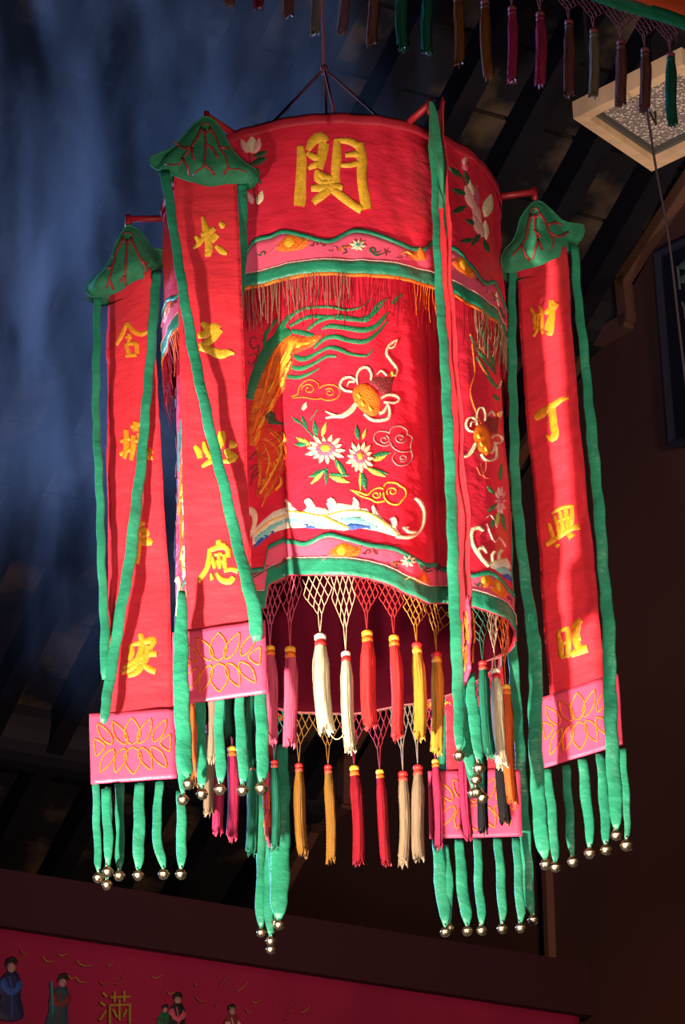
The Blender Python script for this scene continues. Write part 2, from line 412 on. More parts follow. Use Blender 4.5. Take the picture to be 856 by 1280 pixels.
# framed ceiling light under the roof, top right
ZL = 6.95
fq = [at_Z(716.5, 148.5, ZL), at_Z(814.5, 214.5, ZL), None, at_Z(821, 63, ZL)]
fu = (fq[1]-fq[0]); fv = Vector((-fu.y, fu.x, 0)); 
if fv.dot(fq[3]-fq[0]) < 0: fv = -fv
fv = fv.normalized()*((fq[3]-fq[0]).length); fc = fq[0]+fu/2+fv/2; fuh = fu/2; fvh = fv/2
UPZ = Vector((0, 0, 1))
fx = empty('framed_ceiling_light', fc, 'square pale wooden framed light panel with pebbled glass under the dark roof', 'ceiling light')
PALEW = mat('pale_frame_wood', (.62, .40, .24, 1), .6, bump=.3, bscale=12, stretch=(1, 6, 1), var=.18, vscale=5)
mb = MB(); ft = .17
for sgn in (-1, 1):
    mb.box(fc+fuh*sgn*(1-ft/2)+UPZ*.03, fuh*ft/2, fvh, UPZ*.03); mb.box(fc+fvh*sgn*(1-ft/2)+UPZ*.0302, fuh*(1-ft), fvh*ft/2, UPZ*.03)
mb.build('frame', PALEW, fx, smooth=False)
mb = MB(); mb.box(fc+UPZ*.05, fuh*(1-ft), fvh*(1-ft), UPZ*.004)
def pebble():
    m = bpy.data.materials.new('pebbled_glass'); m.use_nodes = True; N = m.node_tree.nodes; L = m.node_tree.links; b = N['Principled BSDF']
    b.inputs['Roughness'].default_value = .35
    tc = N.new('ShaderNodeTexCoord'); v = N.new('ShaderNodeTexVoronoi'); v.inputs['Scale'].default_value = 95; L.new(tc.outputs['Object'], v.inputs['Vector'])
    cr = N.new('ShaderNodeValToRGB'); e = cr.color_ramp.elements; e[0].position = .15; e[0].color = (.75, .60, .52, 1); e[1].position = .5; e[1].color = (.20, .16, .15, 1)
    L.new(v.outputs['Distance'], cr.inputs[0]); L.new(cr.outputs[0], b.inputs['Base Color'])
    bp = N.new('ShaderNodeBump'); bp.inputs['Distance'].default_value = .004; L.new(v.outputs['Distance'], bp.inputs['Height']); L.new(bp.outputs[0], b.inputs['Normal'])
    return m
mb.build('glass_pane', pebble(), fx, smooth=False)
mb = MB()
for sgn in (-1, 1):
    mb.box(fc+fuh*sgn*(.80)+UPZ*.038, fuh*.03, fvh*.83, UPZ*.012); mb.box(fc+fvh*sgn*.80+UPZ*.0382, fuh*.77, fvh*.03, UPZ*.012)
mb.build('gasket', mat('grey_gasket', (.06, .055, .05, 1), .6), fx, smooth=False)
top = min(roof_z(fc+fuh*a+fvh*b) for a in (-1, 1) for b in (-1, 1))
mb = MB()
for sa in (-.8, .8):
    for sb in (-.8, .8):
        p = fc+fuh*sa+fvh*sb+UPZ*.06; mb.tube([p, Vector((p.x, p.y, roof_z(p)))], .006)
mb.build('hanging_rods', WOOD, fx)
# thin cable hanging down from the framed light
YC = fc.y-.35
mb = MB(); cab = [at_Y(x, y, YC) for x, y in [p[:2] for p in spline([(797, 108), (806, 128), (812, 160), (820, 212), (836, 300), (850, 420), (862, 520)], 12)]]
cab[0] = fc-fvh*.2
mb.tube([Vector((cab[0].x, cab[0].y, roof_z(cab[0])-.05))]+cab, .0035, 6)
tag(mb.build('hanging_cable', mat('black_cable', (.03, .02, .025, 1), .6)), 'thin dark cable hanging down past the framed ceiling light on the right', 'cable')
# dark framed board on the brown wall at the right edge
fb = empty('framed_board', wallp(870, 430), 'dark framed board with pale marks on the brown wall at the right edge', 'wall board')
o = [wallp(838, 322, .05), wallp(905, 292, .05), wallp(925, 545, .05), wallp(857, 560, .05)]
mb = MB(); mb.prism(o, ndir*.048); mb.build('panel', mat('near_black_board', (.010, .011, .02, 1), .4, bump=.2), fb, smooth=False)
mb = MB()
for p, q in zip(o, o[1:]+o[:1]):
    mb.tube([p-ndir*.005, q-ndir*.005], .016, 6)
mb.build('frame', mat('dark_navy_frame', (.03, .03, .05, 1), .5), fb, smooth=False)
mb = MB(); Sb = lambda a, b, off=0: wallp(838, 322, .052+off)+hdir*a+UPZ*b
stroke(mb, Sb, [(850, 333, 6), (856, 332, 12), (864, 328, 12)], (0, 0), .004); stroke(mb, Sb, [(851, 350, 9), (858, 348, 12), (866, 346, 10)], (0, 0), .004)
stroke(mb, Sb, [(853, 378, 3), (856, 388, 3), (857, 398, 3)], (0, 0), .004); stroke(mb, Sb, [(847, 333, 3), (850, 362, 3)], (0, 0), .004)
mb.build('pale_marks', mat('grey_green_paint', (.10, .13, .12, 1), .6), fb)

# ================================================================ TASSELS, NETS
def tassel_mesh(top, bot, color, r, bind, parent, name='tassel', lean=None, rag=.012, rings=2):
    """silk tassel from 3D point top to bottom; bind = colours of the knot rings"""
    top, bot = Vector(top), Vector(bot); rnd = random.Random(int(top.x*9999)+int(top.z*777)); seg = 32
    ax = bot-top; L = ax.length; d = ax.normalized(); u = d.cross(Vector((0, 1, 0))).normalized(); v = d.cross(u)
    bl = r*2.3; hb = bl/L
    rows = []; rid = [rnd.uniform(.74, 1.16) for _ in range(seg)]; rg = [rnd.uniform(-1, .7) for _ in range(seg)]
    for i in range(17):
        t = i/16; tt = hb*.8+(1-hb*.8)*t
        rad = r*(.72+.38*min(1, t*5)-.12*t+.22*max(0, t-.7))
        c = top+ax*tt+u*(r*.5*sin(t*3+rid[0]*9))*t
        rows.append([c+d*(rg[k]*rag*t**4)+(u*cos(2*pi*k/seg)+v*sin(2*pi*k/seg))*(rad*(1+(rid[k]-1)*min(1, t*3))*(.76 if k % 2 else 1.13)) for k in range(seg)])
    mb = MB(); mb.grid(rows, closed=True)
    mb.add([top+ax*.97]+[Vector(p) for p in rows[-1]], [(0, 1+k, 1+(k+1) % seg) for k in range(seg)])
    o = mb.build(name, SILK[color], parent)
    # loose strands hanging lower
    mb = MB(); n = rings*2
    for j in range(n+1):
        pass
    zs = [0, .10, .16, .42, .48, .58, .64, .9, 1]; rs = [.5, .82, 1, 1, .74, .74, 1, 1, .8]
    prof = []
    for t, q in zip(zs, rs):
        c = top+d*(bl*t); prof.append([c+(u*cos(2*pi*k/14)+v*sin(2*pi*k/14))*(r*.92*q) for k in range(14)])
    mb.grid(prof[:5], 0, closed=True); mb.grid(prof[4:], 1, closed=True)
    b = mb.build('binding', bind, o)
    return o
def net_mesh(S, aC, zC, aL, aR, ztop, color, parent, n=5, rows=5, th=.00085, name='net', zdip=None):
    """knotted diamond net narrowing from the hem down to one tassel, in surface coordinates"""
    mb = MB(); z1 = zC+.014; H_ = ztop-z1
    P = []; CN = [5, 4, 5, 4, 3, 2]; WD = [1, .75, 1, .70, .36, .12]
    for k in range(6):
        t = k/5*.76; z = ztop-H_*t; row = []; m0 = lerp((aL+aR)/2, aC, (k/5)**1.5)
        for j in range(CN[k]): row.append(S(m0+(aR-aL)*WD[k]*(j/(CN[k]-1)-.5), z, -.002+.0015*((j+k) % 2)))
        P.append(row)
    def ln(p, q):
        m_ = (p+q)/2+Vector((0, 0, -.0012)); mb.tube([p, m_, q], th, 4, cap=False)
    for k in range(5):
        a, b = P[k], P[k+1]; up_ = len(b) > len(a)
        for j in range(len(a)):
            for q in ((j, j+1) if up_ else (j-1, j)):
                if 0 <= q < len(b): ln(a[j], b[q])
    tp = S(aC, zC, 0)
    for p in P[-1]: ln(p, tp)
    m = P[-1]
    return mb.build(name, color, parent)

# ================================================================ THE LANTERN
LD = 4.89744; ZT = 4.77169; ZB = 3.89279; KR = 1.24167*.3; PH0 = 0.459278
NETD = {k: mat('net_'+k, tuple(c*.75 for c in SILK[k].node_tree.nodes['Principled BSDF'].inputs['Base Color'].default_value[:3])+(1,), .6) for k in SILK}
NETD['white'] = mat('net_white_cord', (.62, .45, .28, 1), .6)
CUSP = radians(-21.5)
def lobe(phi):
    u = ((phi-CUSP)/radians(60)) % 1.0
    return abs(2*u-1)**2.6
def wr(phi, z, s=1.0): return .0042*s*noise.noise(Vector((sin(phi)*7+z*2.2, cos(phi)*7, z*6)))+.0018*s*noise.noise(Vector((sin(phi)*22, cos(phi)*22, z*17)))
def back(phi): return max(0, min(1, (abs((phi+pi) % (2*pi)-pi)-radians(98))/radians(22)))
def Rlow(phi, z): return .294-.008*back(phi)-(.044-.030*back(phi))*lobe(phi)+wr(phi, z)
def Slow(phi, z, off=0):
    r = Rlow(phi, z)+off
    return Vector((r*sin(phi), LD-r*cos(phi), z))
def Sup(phi, z, off=0):
    r = .300+.003*(ZT-z)/.25+wr(phi, z, 1.0)+.0045*noise.noise(Vector((sin(phi)*9+z*8, cos(phi)*9-z*6, z*3)))+off
    return Vector((r*sin(phi), LD-r*cos(phi), z))
GL = (0.0, 4.3)
def pz(S, pts, g=GL):   # pixel list -> (phi, z)
    out = []
    for x, y in pts: g = solve(S, x, y, g); out.append(g)
    return out
lant = empty('palace_lantern', (0, LD, ZB), 'large cylindrical red satin lantern embroidered with phoenix and peonies, hanging in the centre', 'lantern')
# hoop and rim
mb = MB(); mb.tube([Vector((.294*sin(a), LD-.294*cos(a), ZT-.003)) for a in [2*pi*i/96 for i in range(97)]], .008, 8, cap=False)
mb.build('top_hoop', REDPAINT, lant)
mb = MB(); mb.grid([[Sup(2*pi*i/160, ZT-.001-.022*j/3, .004+.002*sin(j)) for i in range(161)] for j in range(4)])
mb.build('rim_binding', ROUGE, lant, solid=.002)
# upper tier
z_b0 = [(.0, 0)]
hemU = solve(Sup, 420, 341.5, GL)[1]; brdU = solve(Sup, 420, 326, GL)[1]
wv = pz(Sup, [(318, 303), (355, 291), (380, 296), (410, 303), (440, 290), (465, 293), (500, 306), (530, 313)])
zwm = sum(z for a, z in wv)/len(wv)
WU = sorted((((a-CUSP)/radians(60)) % 1.0, z) for a, z in wv)
WU = [(-.02, (WU[0][1]+WU[-1][1])/2)]+WU+[(1.02, (WU[0][1]+WU[-1][1])/2)]
def topU(phi): return tabs(WU, ((phi-CUSP)/radians(60)) % 1.0)
def ring(S, ztop, zbot, rows, off, mat_, name, parent, n=240, solid=.002, offt=None):
    mb = MB(); g = []
    for j in range(rows+1):
        t = j/rows; r = []
        for i in range(n+1):
            a = 2*pi*i/n-pi; z0 = ztop(a) if callable(ztop) else ztop; z1 = zbot(a) if callable(zbot) else zbot
            r.append(S(a, lerp(z0, z1, t), off+(offt(t) if offt else 0)))
        g.append(r)
    mb.grid(g); return mb.build(name, mat_, parent, solid=solid)
up = ring(Sup, ZT-.004, hemU, 30, 0, RED, 'upper_drape', lant, 240)
ring(Sup, topU, hemU, 6, .002, BANDP, 'pink_band', up)
ring(Sup, lambda a: topU(a)+.004, lambda a: topU(a)-.004, 2, .0038, GREEN, 'green_piping', up)
ring(Sup, brdU, hemU, 3, .0036, GREEN, 'green_hem', up)
ring(Sup, brdU+.0012, brdU-.0002, 1, .0046, PPINK, 'hem_cord', up)
ring(Sup, hemU+.001, hemU-.006, 2, .003, ORANGE, 'orange_braid', up)
# thread fringes below the upper hem
def fringe(name, ranges, color, length, th, dens, off=.002):
    mb = MB(); rnd = random.Random(len(name)+int(length*100))
    for a0_, a1_ in ranges:
        a = radians(a0_)
        while a < radians(a1_):
            L = length*rnd.uniform(.55, 1.1); da = rnd.uniform(-.02, .02); pts = []
            for i in range(6):
                t = i/5; pts.append(Sup(a+da*t*t, hemU-.004-L*t, off+.003*sin(t*3+a*40)-.008*t))
            mb.tube(pts, th, 4, cap=False); a += rnd.uniform(.5, 1.5)*radians(dens)
    return tag(mb.build(name, color, up), kind='stuff')
fringe('red_thread_fringe', [(-180, 180)], SILK['crimson'], .085, .0006, .95)
fringe('cream_thread_fringe', [(-32, 6), (52, 84), (-150, -110), (120, 170)], SILK['tan'], .075, .0007, .85, .005)
fringe('orange_thread_fringe', [(26, 38), (-68, -50)], ORANGE, .07, .0006, .8, .005)
# magnolias and the big character on the upper tier
mb = MB()
ch = [[(375, 184, 8), (377, 200, 12), (376, 225, 13), (375, 250, 15), (374, 259, 12)],
      [(384, 189, 7), (392, 176, 12), (401, 172, 14), (409, 178, 9)], [(405, 180, 13), (402, 198, 12), (398, 212, 11)],
      [(384, 192, 6), (393, 197, 9), (402, 198, 8)], [(385, 211, 5), (393, 207, 9), (400, 205, 8)],
      [(421, 175, 8), (421, 195, 12), (419, 215, 11), (420, 230, 11)], [(422, 176, 6), (436, 177, 9), (448, 183, 9)], [(449, 180, 11), (452, 200, 13), (452, 225, 12), (456, 250, 13), (458, 263, 13)],
      [(431, 195, 5), (442, 193, 8), (449, 194, 8)], [(426, 207, 5), (437, 207, 7), (448, 204, 7)],
      [(396, 216, 8), (404, 222, 11), (413, 224, 9), (420, 224, 8)], [(397, 214, 7), (396, 224, 8), (402, 229, 8), (416, 228, 8)], [(389, 236, 8), (405, 235, 11), (422, 234, 10), (428, 236, 7)],
      [(411, 238, 10), (402, 245, 11), (391, 254, 8)], [(414, 236, 9), (426, 245, 11), (440, 256, 10), (452, 263, 11)], [(413, 229, 9), (416, 238, 9)]]
for s in ch: stroke(mb, Sup, s, (0, 4.6), .0030)
mb.build('gold_character', GOLDY, up)
def petal(mb, S, x, y, L, w, ang, mi, g, h=.002):
    c, s = cos(ang), sin(ang)
    stroke(mb, S, [(x, y, w*.25), (x+c*L*.35, y+s*L*.35, w), (x+c*L*.7, y+s*L*.7, w*.8), (x+c*L, y+s*L, .4)], g, h, mi, step=3)
def magnolia(pet, leafs, stems, g):
    mb = MB()
    for s in stems: stroke(mb, Sup, s, g, .0014, 3)
    for a in leafs: petal(mb, Sup, *a, 2, g, .0015)
    for a in pet: petal(mb, Sup, *a[:5], a[5], g, .0025)
    mb.build('embroidered_magnolia', [PPINK, CREAM, DGREEN, PURPLE, MAGENTA], up)
gR = (.95, 4.55)
magnolia([(582, 214, -14, 11, 1.4, 4), (578, 207, -12, 8, 1.9, 0), (592, 262, 32, 12, -1.95, 0), (594, 262, 30, 10, -1.55, 4), (606, 272, 30, 13, -1.35, 1), (600, 280, 36, 10, -1.9, 0), (603, 296, 30, 12, -2.0, 0), (606, 300, 24, 9, -1.6, 1), (590, 245, 20, 8, -1.8, 1)],
         [(577, 222, 22, 7, -2.5), (586, 232, 20, 6, -1.9), (582, 258, 20, 7, 2.7), (584, 244, 22, 7, 3.5), (596, 282, 18, 6, 3.6), (590, 300, 16, 7, 3.0), (604, 300, 18, 7, 1.2), (600, 292, 20, 6, 2.2)],
         [[(570, 210, 2), (582, 236, 2.6), (595, 270, 2.6), (608, 312, 2)]], gR)
gLm = (-.55, 4.6)
magnolia([(315, 192, 22, 14, -1.55, 1), (318, 192, 20, 10, -1.2, 0), (310, 192, 20, 9, -2.0, 0), (322, 256, 18, 9, -1.2, 1), (316, 256, 16, 8, -1.9, 0)],
         [(314, 206, 22, 8, -.4), (318, 196, 18, 7, -.35), (312, 212, 24, 8, .9), (322, 210, 14, 5, 1.5)], [[(312, 192, 2.4), (316, 225, 2.6), (321, 258, 2)]], gLm)
# decoration of the pink bands (repeated on each of the six faces)
SIX = [radians(60*k) for k in range(6)]
def curl(mb, S, x, y, r, mi, g, flip=1, w=2.0, shifts=SIX, h=.0012):
    pts = [(x+flip*r*(1-t*.75)*cos(t*5.2+2.6), y+r*(1-t*.75)*sin(t*5.2+2.6), w*(1-t*.4)) for t in [i/7 for i in range(8)]]
    stroke(mb, S, [(x-flip*r*2.1, y+r*.3, .8)]+pts, g, h, mi, shifts=shifts, step=3)
def blossom(mb, S, x, y, r, cols, g, shifts=SIX, n=8, asp=.75, h=.002):
    for k in range(n):
        a = 2*pi*k/n+.2
        stroke(mb, S, [(x+cos(a)*r*.3, y+sin(a)*r*.3*asp, r*.35), (x+cos(a)*r*.7, y+sin(a)*r*.7*asp, r*.5), (x+cos(a)*r*1.1, y+sin(a)*r*1.1*asp, .5)], g, h, cols[0], shifts=shifts, step=3)
    fill(mb, S, [(x+cos(a)*r*.55, y+sin(a)*r*.55*asp) for a in [i*pi/4 for i in range(8)]], g, h*1.6, cols[1], shifts=shifts, grid=3)
    fill(mb, S, [(x+cos(a)*r*.25, y+sin(a)*r*.25*asp) for a in [i*pi/3 for i in range(6)]], g, h*2.2, cols[2], shifts=shifts, grid=3)
bandmats = [ORANGE, DORANGE, GOLDY, CREAM, TEAL, MAGENTA, DGREEN, PURPLE, BLUE]
def band_deco(S, o, g, name, parent, sh):
    S0 = S; S = lambda a, b, off=0: S0(a, b, off+.0025)
    mb = MB()
    (bx, by), (cx, cy), (rx, ry) = o
    fill(mb, S, [(bx-18, by+6), (bx-8, by-4), (bx+2, by-11), (bx+14, by-8), (bx+26, by-3), (bx+20, by+6), (bx+6, by+9), (bx-6, by+10)], g, .0018, 0, shifts=sh)
    fill(mb, S, [(bx-6, by-2), (bx+2, by-9), (bx+9, by-3), (bx+5, by+6), (bx-4, by+5)], g, .003, 2, shifts=sh, grid=3)
    stroke(mb, S, [(bx-22, by+12, 1), (bx-14, by+4, 3), (bx-6, by+3, 1)], g, .002, 5, shifts=sh); stroke(mb, S, [(bx+10, by+7, 1), (bx+17, by+1, 3), (bx+26, by-6, 1)], g, .0028, 1, shifts=sh)
    curl(mb, S, bx-30, by+13, 4, 6, g, 1, shifts=sh); curl(mb, S, bx+35, by+1, 4, 7, g, 1, shifts=sh); petal2 = [(bx+42, by-1), (bx+46, by+4)]
    for dx, dy in ((0, 4), (4, 0), (-4, 1), (3, 4), (-3, -3)): stroke(mb, S, [(bx+43, by, 1.6), (bx+43+dx, by+dy, .8)], g, .0014, 7, shifts=sh)
    blossom(mb, S, cx, cy, 9, (3, 4, 8), g, shifts=sh, h=.002)
    curl(mb, S, cx-28, cy+6, 5, 5, g, 1, shifts=sh); stroke(mb, S, [(cx-24, cy+8, 2), (cx-16, cy+2, 3), (cx-8, cy+2, 1)], g, .0014, 1, shifts=sh); stroke(mb, S, [(cx-20, cy+1, 1), (cx-14, cy+9, 1.8), (cx-19, cy+11, 1)], g, .0014, 6, shifts=sh)
    curl(mb, S, cx+17, cy+7, 5, 6, g, -1, shifts=sh); stroke(mb, S, [(cx+14, cy+4, 1), (cx+22, cy+13, 2.4), (cx+30, cy+11, 1)], g, .0014, 6, shifts=sh)
    for dx, dy in ((0, 5), (5, 0), (-4, 2), (3, -5), (-3, -4)): stroke(mb, S, [(cx+35, cy+9, 1.6), (cx+35+dx, cy+9+dy, .8)], g, .0014, 7, shifts=sh)
    fill(mb, S, [(rx-16, ry+2), (rx-6, ry-4), (rx+2, ry-1), (rx+2, ry+9), (rx-10, ry+8)], g, .0016, 1, shifts=sh)
    fill(mb, S, [(rx-5, ry+8), (rx-6, ry), (rx-2, ry-9), (rx+4, ry), (rx+5, ry+8)], g, .003, 0, shifts=sh, grid=3)
    fill(mb, S, [(rx-3, ry+5), (rx-2, ry-6), (rx+2, ry+5)], g, .0042, 2, shifts=sh, grid=3); stroke(mb, S, [(rx-26, ry+2, 1), (rx-18, ry-2, 3), (rx-10, ry+4, 1)], g, .0018, 2, shifts=sh)
    curl(mb, S, rx-22, ry+5, 5, 5, g, 1, shifts=sh)
    build_all(mb, name, bandmats, [parent])
band_deco(Sup, ((360, 305), (447, 307), (526, 317)), (0, 4.45), 'band_embroidery', up, SIX)
# ---- lower tier
hemL_pts = [(334, 734), (347, 727), (359, 721), (383, 719.5), (415, 719.5), (440, 720.5), (463, 724.5), (485, 731), (506, 742), (524, 749), (536, 755), (548, 755), (562, 755), (592, 759), (612, 766), (624, 771), (632, 775)]
hl = pz(Slow, hemL_pts, (-.4, 3.9))
HT = [(a, z) for a, z in hl]
ctr = []
for a, z in HT: ctr.append((((a-CUSP)/radians(60)) % 1.0, z))
midT = sorted([(u, z) for (u, z), (a, _) in zip(ctr, HT) if CUSP <= a <= CUSP+radians(60)])
def hemL(phi):
    k = back(phi)
    return lerp(hemL0(phi), ZB+.004, k)
def hemL0(phi):
    if HT[0][0] <= phi <= radians(99): return tabs(HT, phi)
    return tab(midT, ((phi-CUSP)/radians(60)) % 1.0)
HB = .030; 
tl = pz(Slow, [(327, 707), (346, 686), (359, 679), (383, 681), (411, 670), (433, 675), (463, 683), (497, 689), (524, 704), (536, 708)], (-.4, 3.95))
TL = [( (((a-CUSP)/radians(60)) % 1.0) if a >= CUSP else 0.0, z-hemL(a)) for a, z in tl if a >= CUSP-.02]
TL = sorted(TL)
def topL(phi): return hemL(phi)+tabs(TL, ((phi-CUSP)/radians(60)) % 1.0)
body = empty('tmp', (0, 0, 0), None, None); bpy.data.objects.remove(body)
panels = []
for k in range(6):
    mb = MB(); g = []
    a0_ = CUSP+radians(60*k); n = 44
    for j in range(61):
        r = []
        for i in range(n+1):
            a = a0_+radians(60)*i/n; aa = (a+pi) % (2*pi)-pi
            r.append(Slow(a, lerp(hemU+.05, hemL(aa), j/60), 0))
        g.append(r)
    mb.grid(g); panels.append(mb.build('side_panel', RED, lant, solid=.002))
mainp = panels[0]
def wrapa(f): return lambda a: f((a+pi) % (2*pi)-pi)
lb = ring(Slow, wrapa(topL), wrapa(hemL), 8, .0022, BANDP, 'lower_pink_band', lant, 300)
ring(Slow, lambda a: topL(a)+.004, lambda a: topL(a)-.004, 2, .004, GREEN, 'green_piping', lb, 300)
ring(Slow, lambda a: hemL(a)+HB, lambda a: hemL(a), 4, .004, GREEN, 'green_hem', lb, 300)
ring(Slow, lambda a: hemL(a)+HB+.0008, lambda a: hemL(a)+HB-.0006, 1, .0055, PPINK, 'hem_cord', lb, 300)
band_deco(Slow, ((425, 690), (510, 702), (531, 724)), (0, 3.95), 'band_embroidery', lb, SIX)
mb = MB(); fill(mb, Slow, [(598, 722), (606, 716), (614, 722), (622, 732), (612, 738), (600, 736)], (.95, 3.95), .003, 0); fill(mb, Slow, [(598, 724), (604, 719), (608, 727), (602, 734)], (.95, 3.95), .0045, 1, grid=3)
stroke(mb, Slow, [(612, 735, 2), (622, 738, 3), (630, 748, 2)], (1, 3.95), .003, 2)
mb.build('orange_blossom', [ORANGE, GOLDY, MAGENTA], lb)
# lining
mb = MB(); g = []
def LP(a, t):
    aw = (a+pi) % (2*pi)-pi; z = lerp(ZT-.03, hemL(aw)+lerp(.006, -.004, max(0, min(1, (abs(aw)-radians(62))/radians(14)))), t); r = Rlow(a, z)-.012; return Vector((r*sin(a), LD-r*cos(a), z))
for j in range(41): g.append([LP(2*pi*i/180-pi, j/40) for i in range(181)])
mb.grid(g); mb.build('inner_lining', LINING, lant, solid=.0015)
mb = MB(); mb.tube([LP(2*pi*i/140-pi, 1) for i in range(141)], .0016, 6, cap=False)
mb.build('lining_cord', mat('pale_maroon_cord', (.25, .06, .06, 1), .6), lant)

# ---- embroidery of the front panel, repeated on the other faces
g0 = (-.1, 4.35); SH = [radians(60*k) for k in range(6) if k not in (1,)]
fe = MB()
feathers = [ # green tail feathers
 [(352, 418, 7), (357, 402, 6), (378, 387, 4), (410, 384, 3.5), (433, 388, 3), (452, 384, 1.5), (464, 373, 1)],
 [(362, 408, 4), (385, 397, 5), (412, 397, 5), (448, 400, 5), (466, 393, 5), (478, 381, 2)],
 [(384, 413, 4), (398, 402, 5), (422, 396, 5), (455, 401, 5.5), (464, 393, 4), (472, 381, 4), (484, 374, 2.5)],
 [(490, 381, 5), (494, 375, 5), (503, 368, 2)],
 [(402, 412, 2), (412, 408, 6), (430, 410, 6), (452, 413, 7), (468, 409, 6), (480, 397, 5), (485, 391, 2)],
 [(392, 436, 3), (404, 425, 5), (418, 421, 6), (436, 426, 6), (456, 427, 6), (472, 416, 4), (483, 403, 2)],
 [(367, 446, 7), (380, 449, 7), (396, 442, 4), (410, 435, 5), (424, 437, 6), (438, 443, 4), (458, 445, 3), (466, 437, 1.5)],
 [(361, 458, 6), (376, 461, 6), (392, 455, 4), (408, 446, 4), (420, 446, 3)],
 [(359, 471, 5), (374, 472, 5), (390, 466, 3), (399, 461, 1)],
 [(364, 414, 5), (376, 416, 7), (392, 420, 5)],
 [(345, 424, 8), (350, 410, 6), (360, 396, 4)], [(331, 442, 4), (332, 420, 5), (340, 408, 4), (348, 398, 2)]]
for s in feathers: stroke(fe, Slow, s, g0, .0020, 0, shifts=SH)
stroke(fe, Slow, [(362, 414, 10), (350, 422, 15), (337, 438, 17), (326, 458, 15), (318, 478, 13), (313, 500, 10)], g0, .0024, 0, shifts=SH)
# phoenix body
fill(fe, Slow, [(360, 420), (378, 422), (402, 418), (401, 422), (390, 434), (371, 442), (361, 450), (357, 470), (356, 486), (346, 502), (340, 518), (330, 534), (326, 552), (312, 556), (311, 520), (318, 492), (328, 466), (340, 440)], g0, .0026, 1, shifts=SH)
fill(fe, Slow, [(362, 424), (380, 428), (400, 421), (388, 432), (370, 440), (361, 452), (356, 478), (350, 488), (348, 462), (356, 440)], g0, .0042, 2, shifts=SH)
for s in ([(342, 450, 3), (336, 470, 4), (332, 490, 3), (326, 510, 2)], [(350, 455, 3), (344, 478, 4), (338, 498, 2)], [(352, 430, 2), (344, 444, 3), (336, 462, 2)], [(338, 510, 2), (324, 524, 3), (318, 542, 2)]):
    stroke(fe, Slow, s, g0, .0050, 3, shifts=SH)
fill(fe, Slow, [(331, 522), (336, 514), (344, 517), (347, 526), (358, 531), (344, 531), (336, 530)], g0, .0055, 4, shifts=SH, grid=3)     # dark head crest
# neck, breast and ragged flame plumes of the phoenix
fill(fe, Slow, [(326, 534), (340, 536), (356, 548), (352, 566), (356, 584), (346, 602), (334, 618), (326, 622), (330, 596), (322, 570), (322, 550)], g0, .0022, 5, shifts=SH)
for s in ([(336, 536, 5), (350, 545, 4), (357, 560, 3), (359, 575, 1)], [(330, 548, 4), (346, 560, 5), (352, 578, 3), (358, 590, 1)], [(328, 570, 4), (340, 580, 4), (344, 600, 3), (336, 620, 1)], [(350, 590, 3), (342, 608, 3), (330, 626, 1.4)], [(330, 600, 4), (334, 616, 3), (328, 634, 1)], [(322, 560, 4), (326, 590, 4), (322, 622, 2)]):
    stroke(fe, Slow, s, g0, .0038, 1, shifts=SH)
for s in ([(340, 542, 1.4), (352, 556, 1.4), (350, 576, 1.4), (340, 596, 1.2), (330, 612, 1)], [(332, 556, 1.4), (338, 576, 1.4), (334, 596, 1.2)], [(346, 584, 1.2), (336, 604, 1.2), (326, 618, 1)]):
    stroke(fe, Slow, s, g0, .0050, 2, shifts=SH)
rf = random.Random(3)
for t_ in range(26):
    u = t_/25; cx = lerp(372, 320, u**.8)+rf.uniform(-7, 9); cy = lerp(432, 548, u)+rf.uniform(-3, 3)
    stroke(fe, Slow, [(cx+3, cy-6, .8), (cx, cy, 2.4), (cx-4, cy+8, .8)], g0, .0062, (2, 3, 5)[t_ % 3], shifts=SH, step=3)
for t_ in range(12):
    cx = 334+rf.uniform(-10, 18); cy = 545+t_*6
    stroke(fe, Slow, [(cx+4, cy-8, .8), (cx+5, cy, 2.2), (cx-2, cy+9, .8)], g0, .0055, (1, 2, 5)[t_ % 3], shifts=SH, step=3)
build_all(fe, 'embroidered_phoenix', [GTHR, DORANGE, GOLDY, ORANGE, DGREEN, mat('scarlet_thread', (.72, .04, .02, 1), .45, bump=.8, bscale=380)], panels)
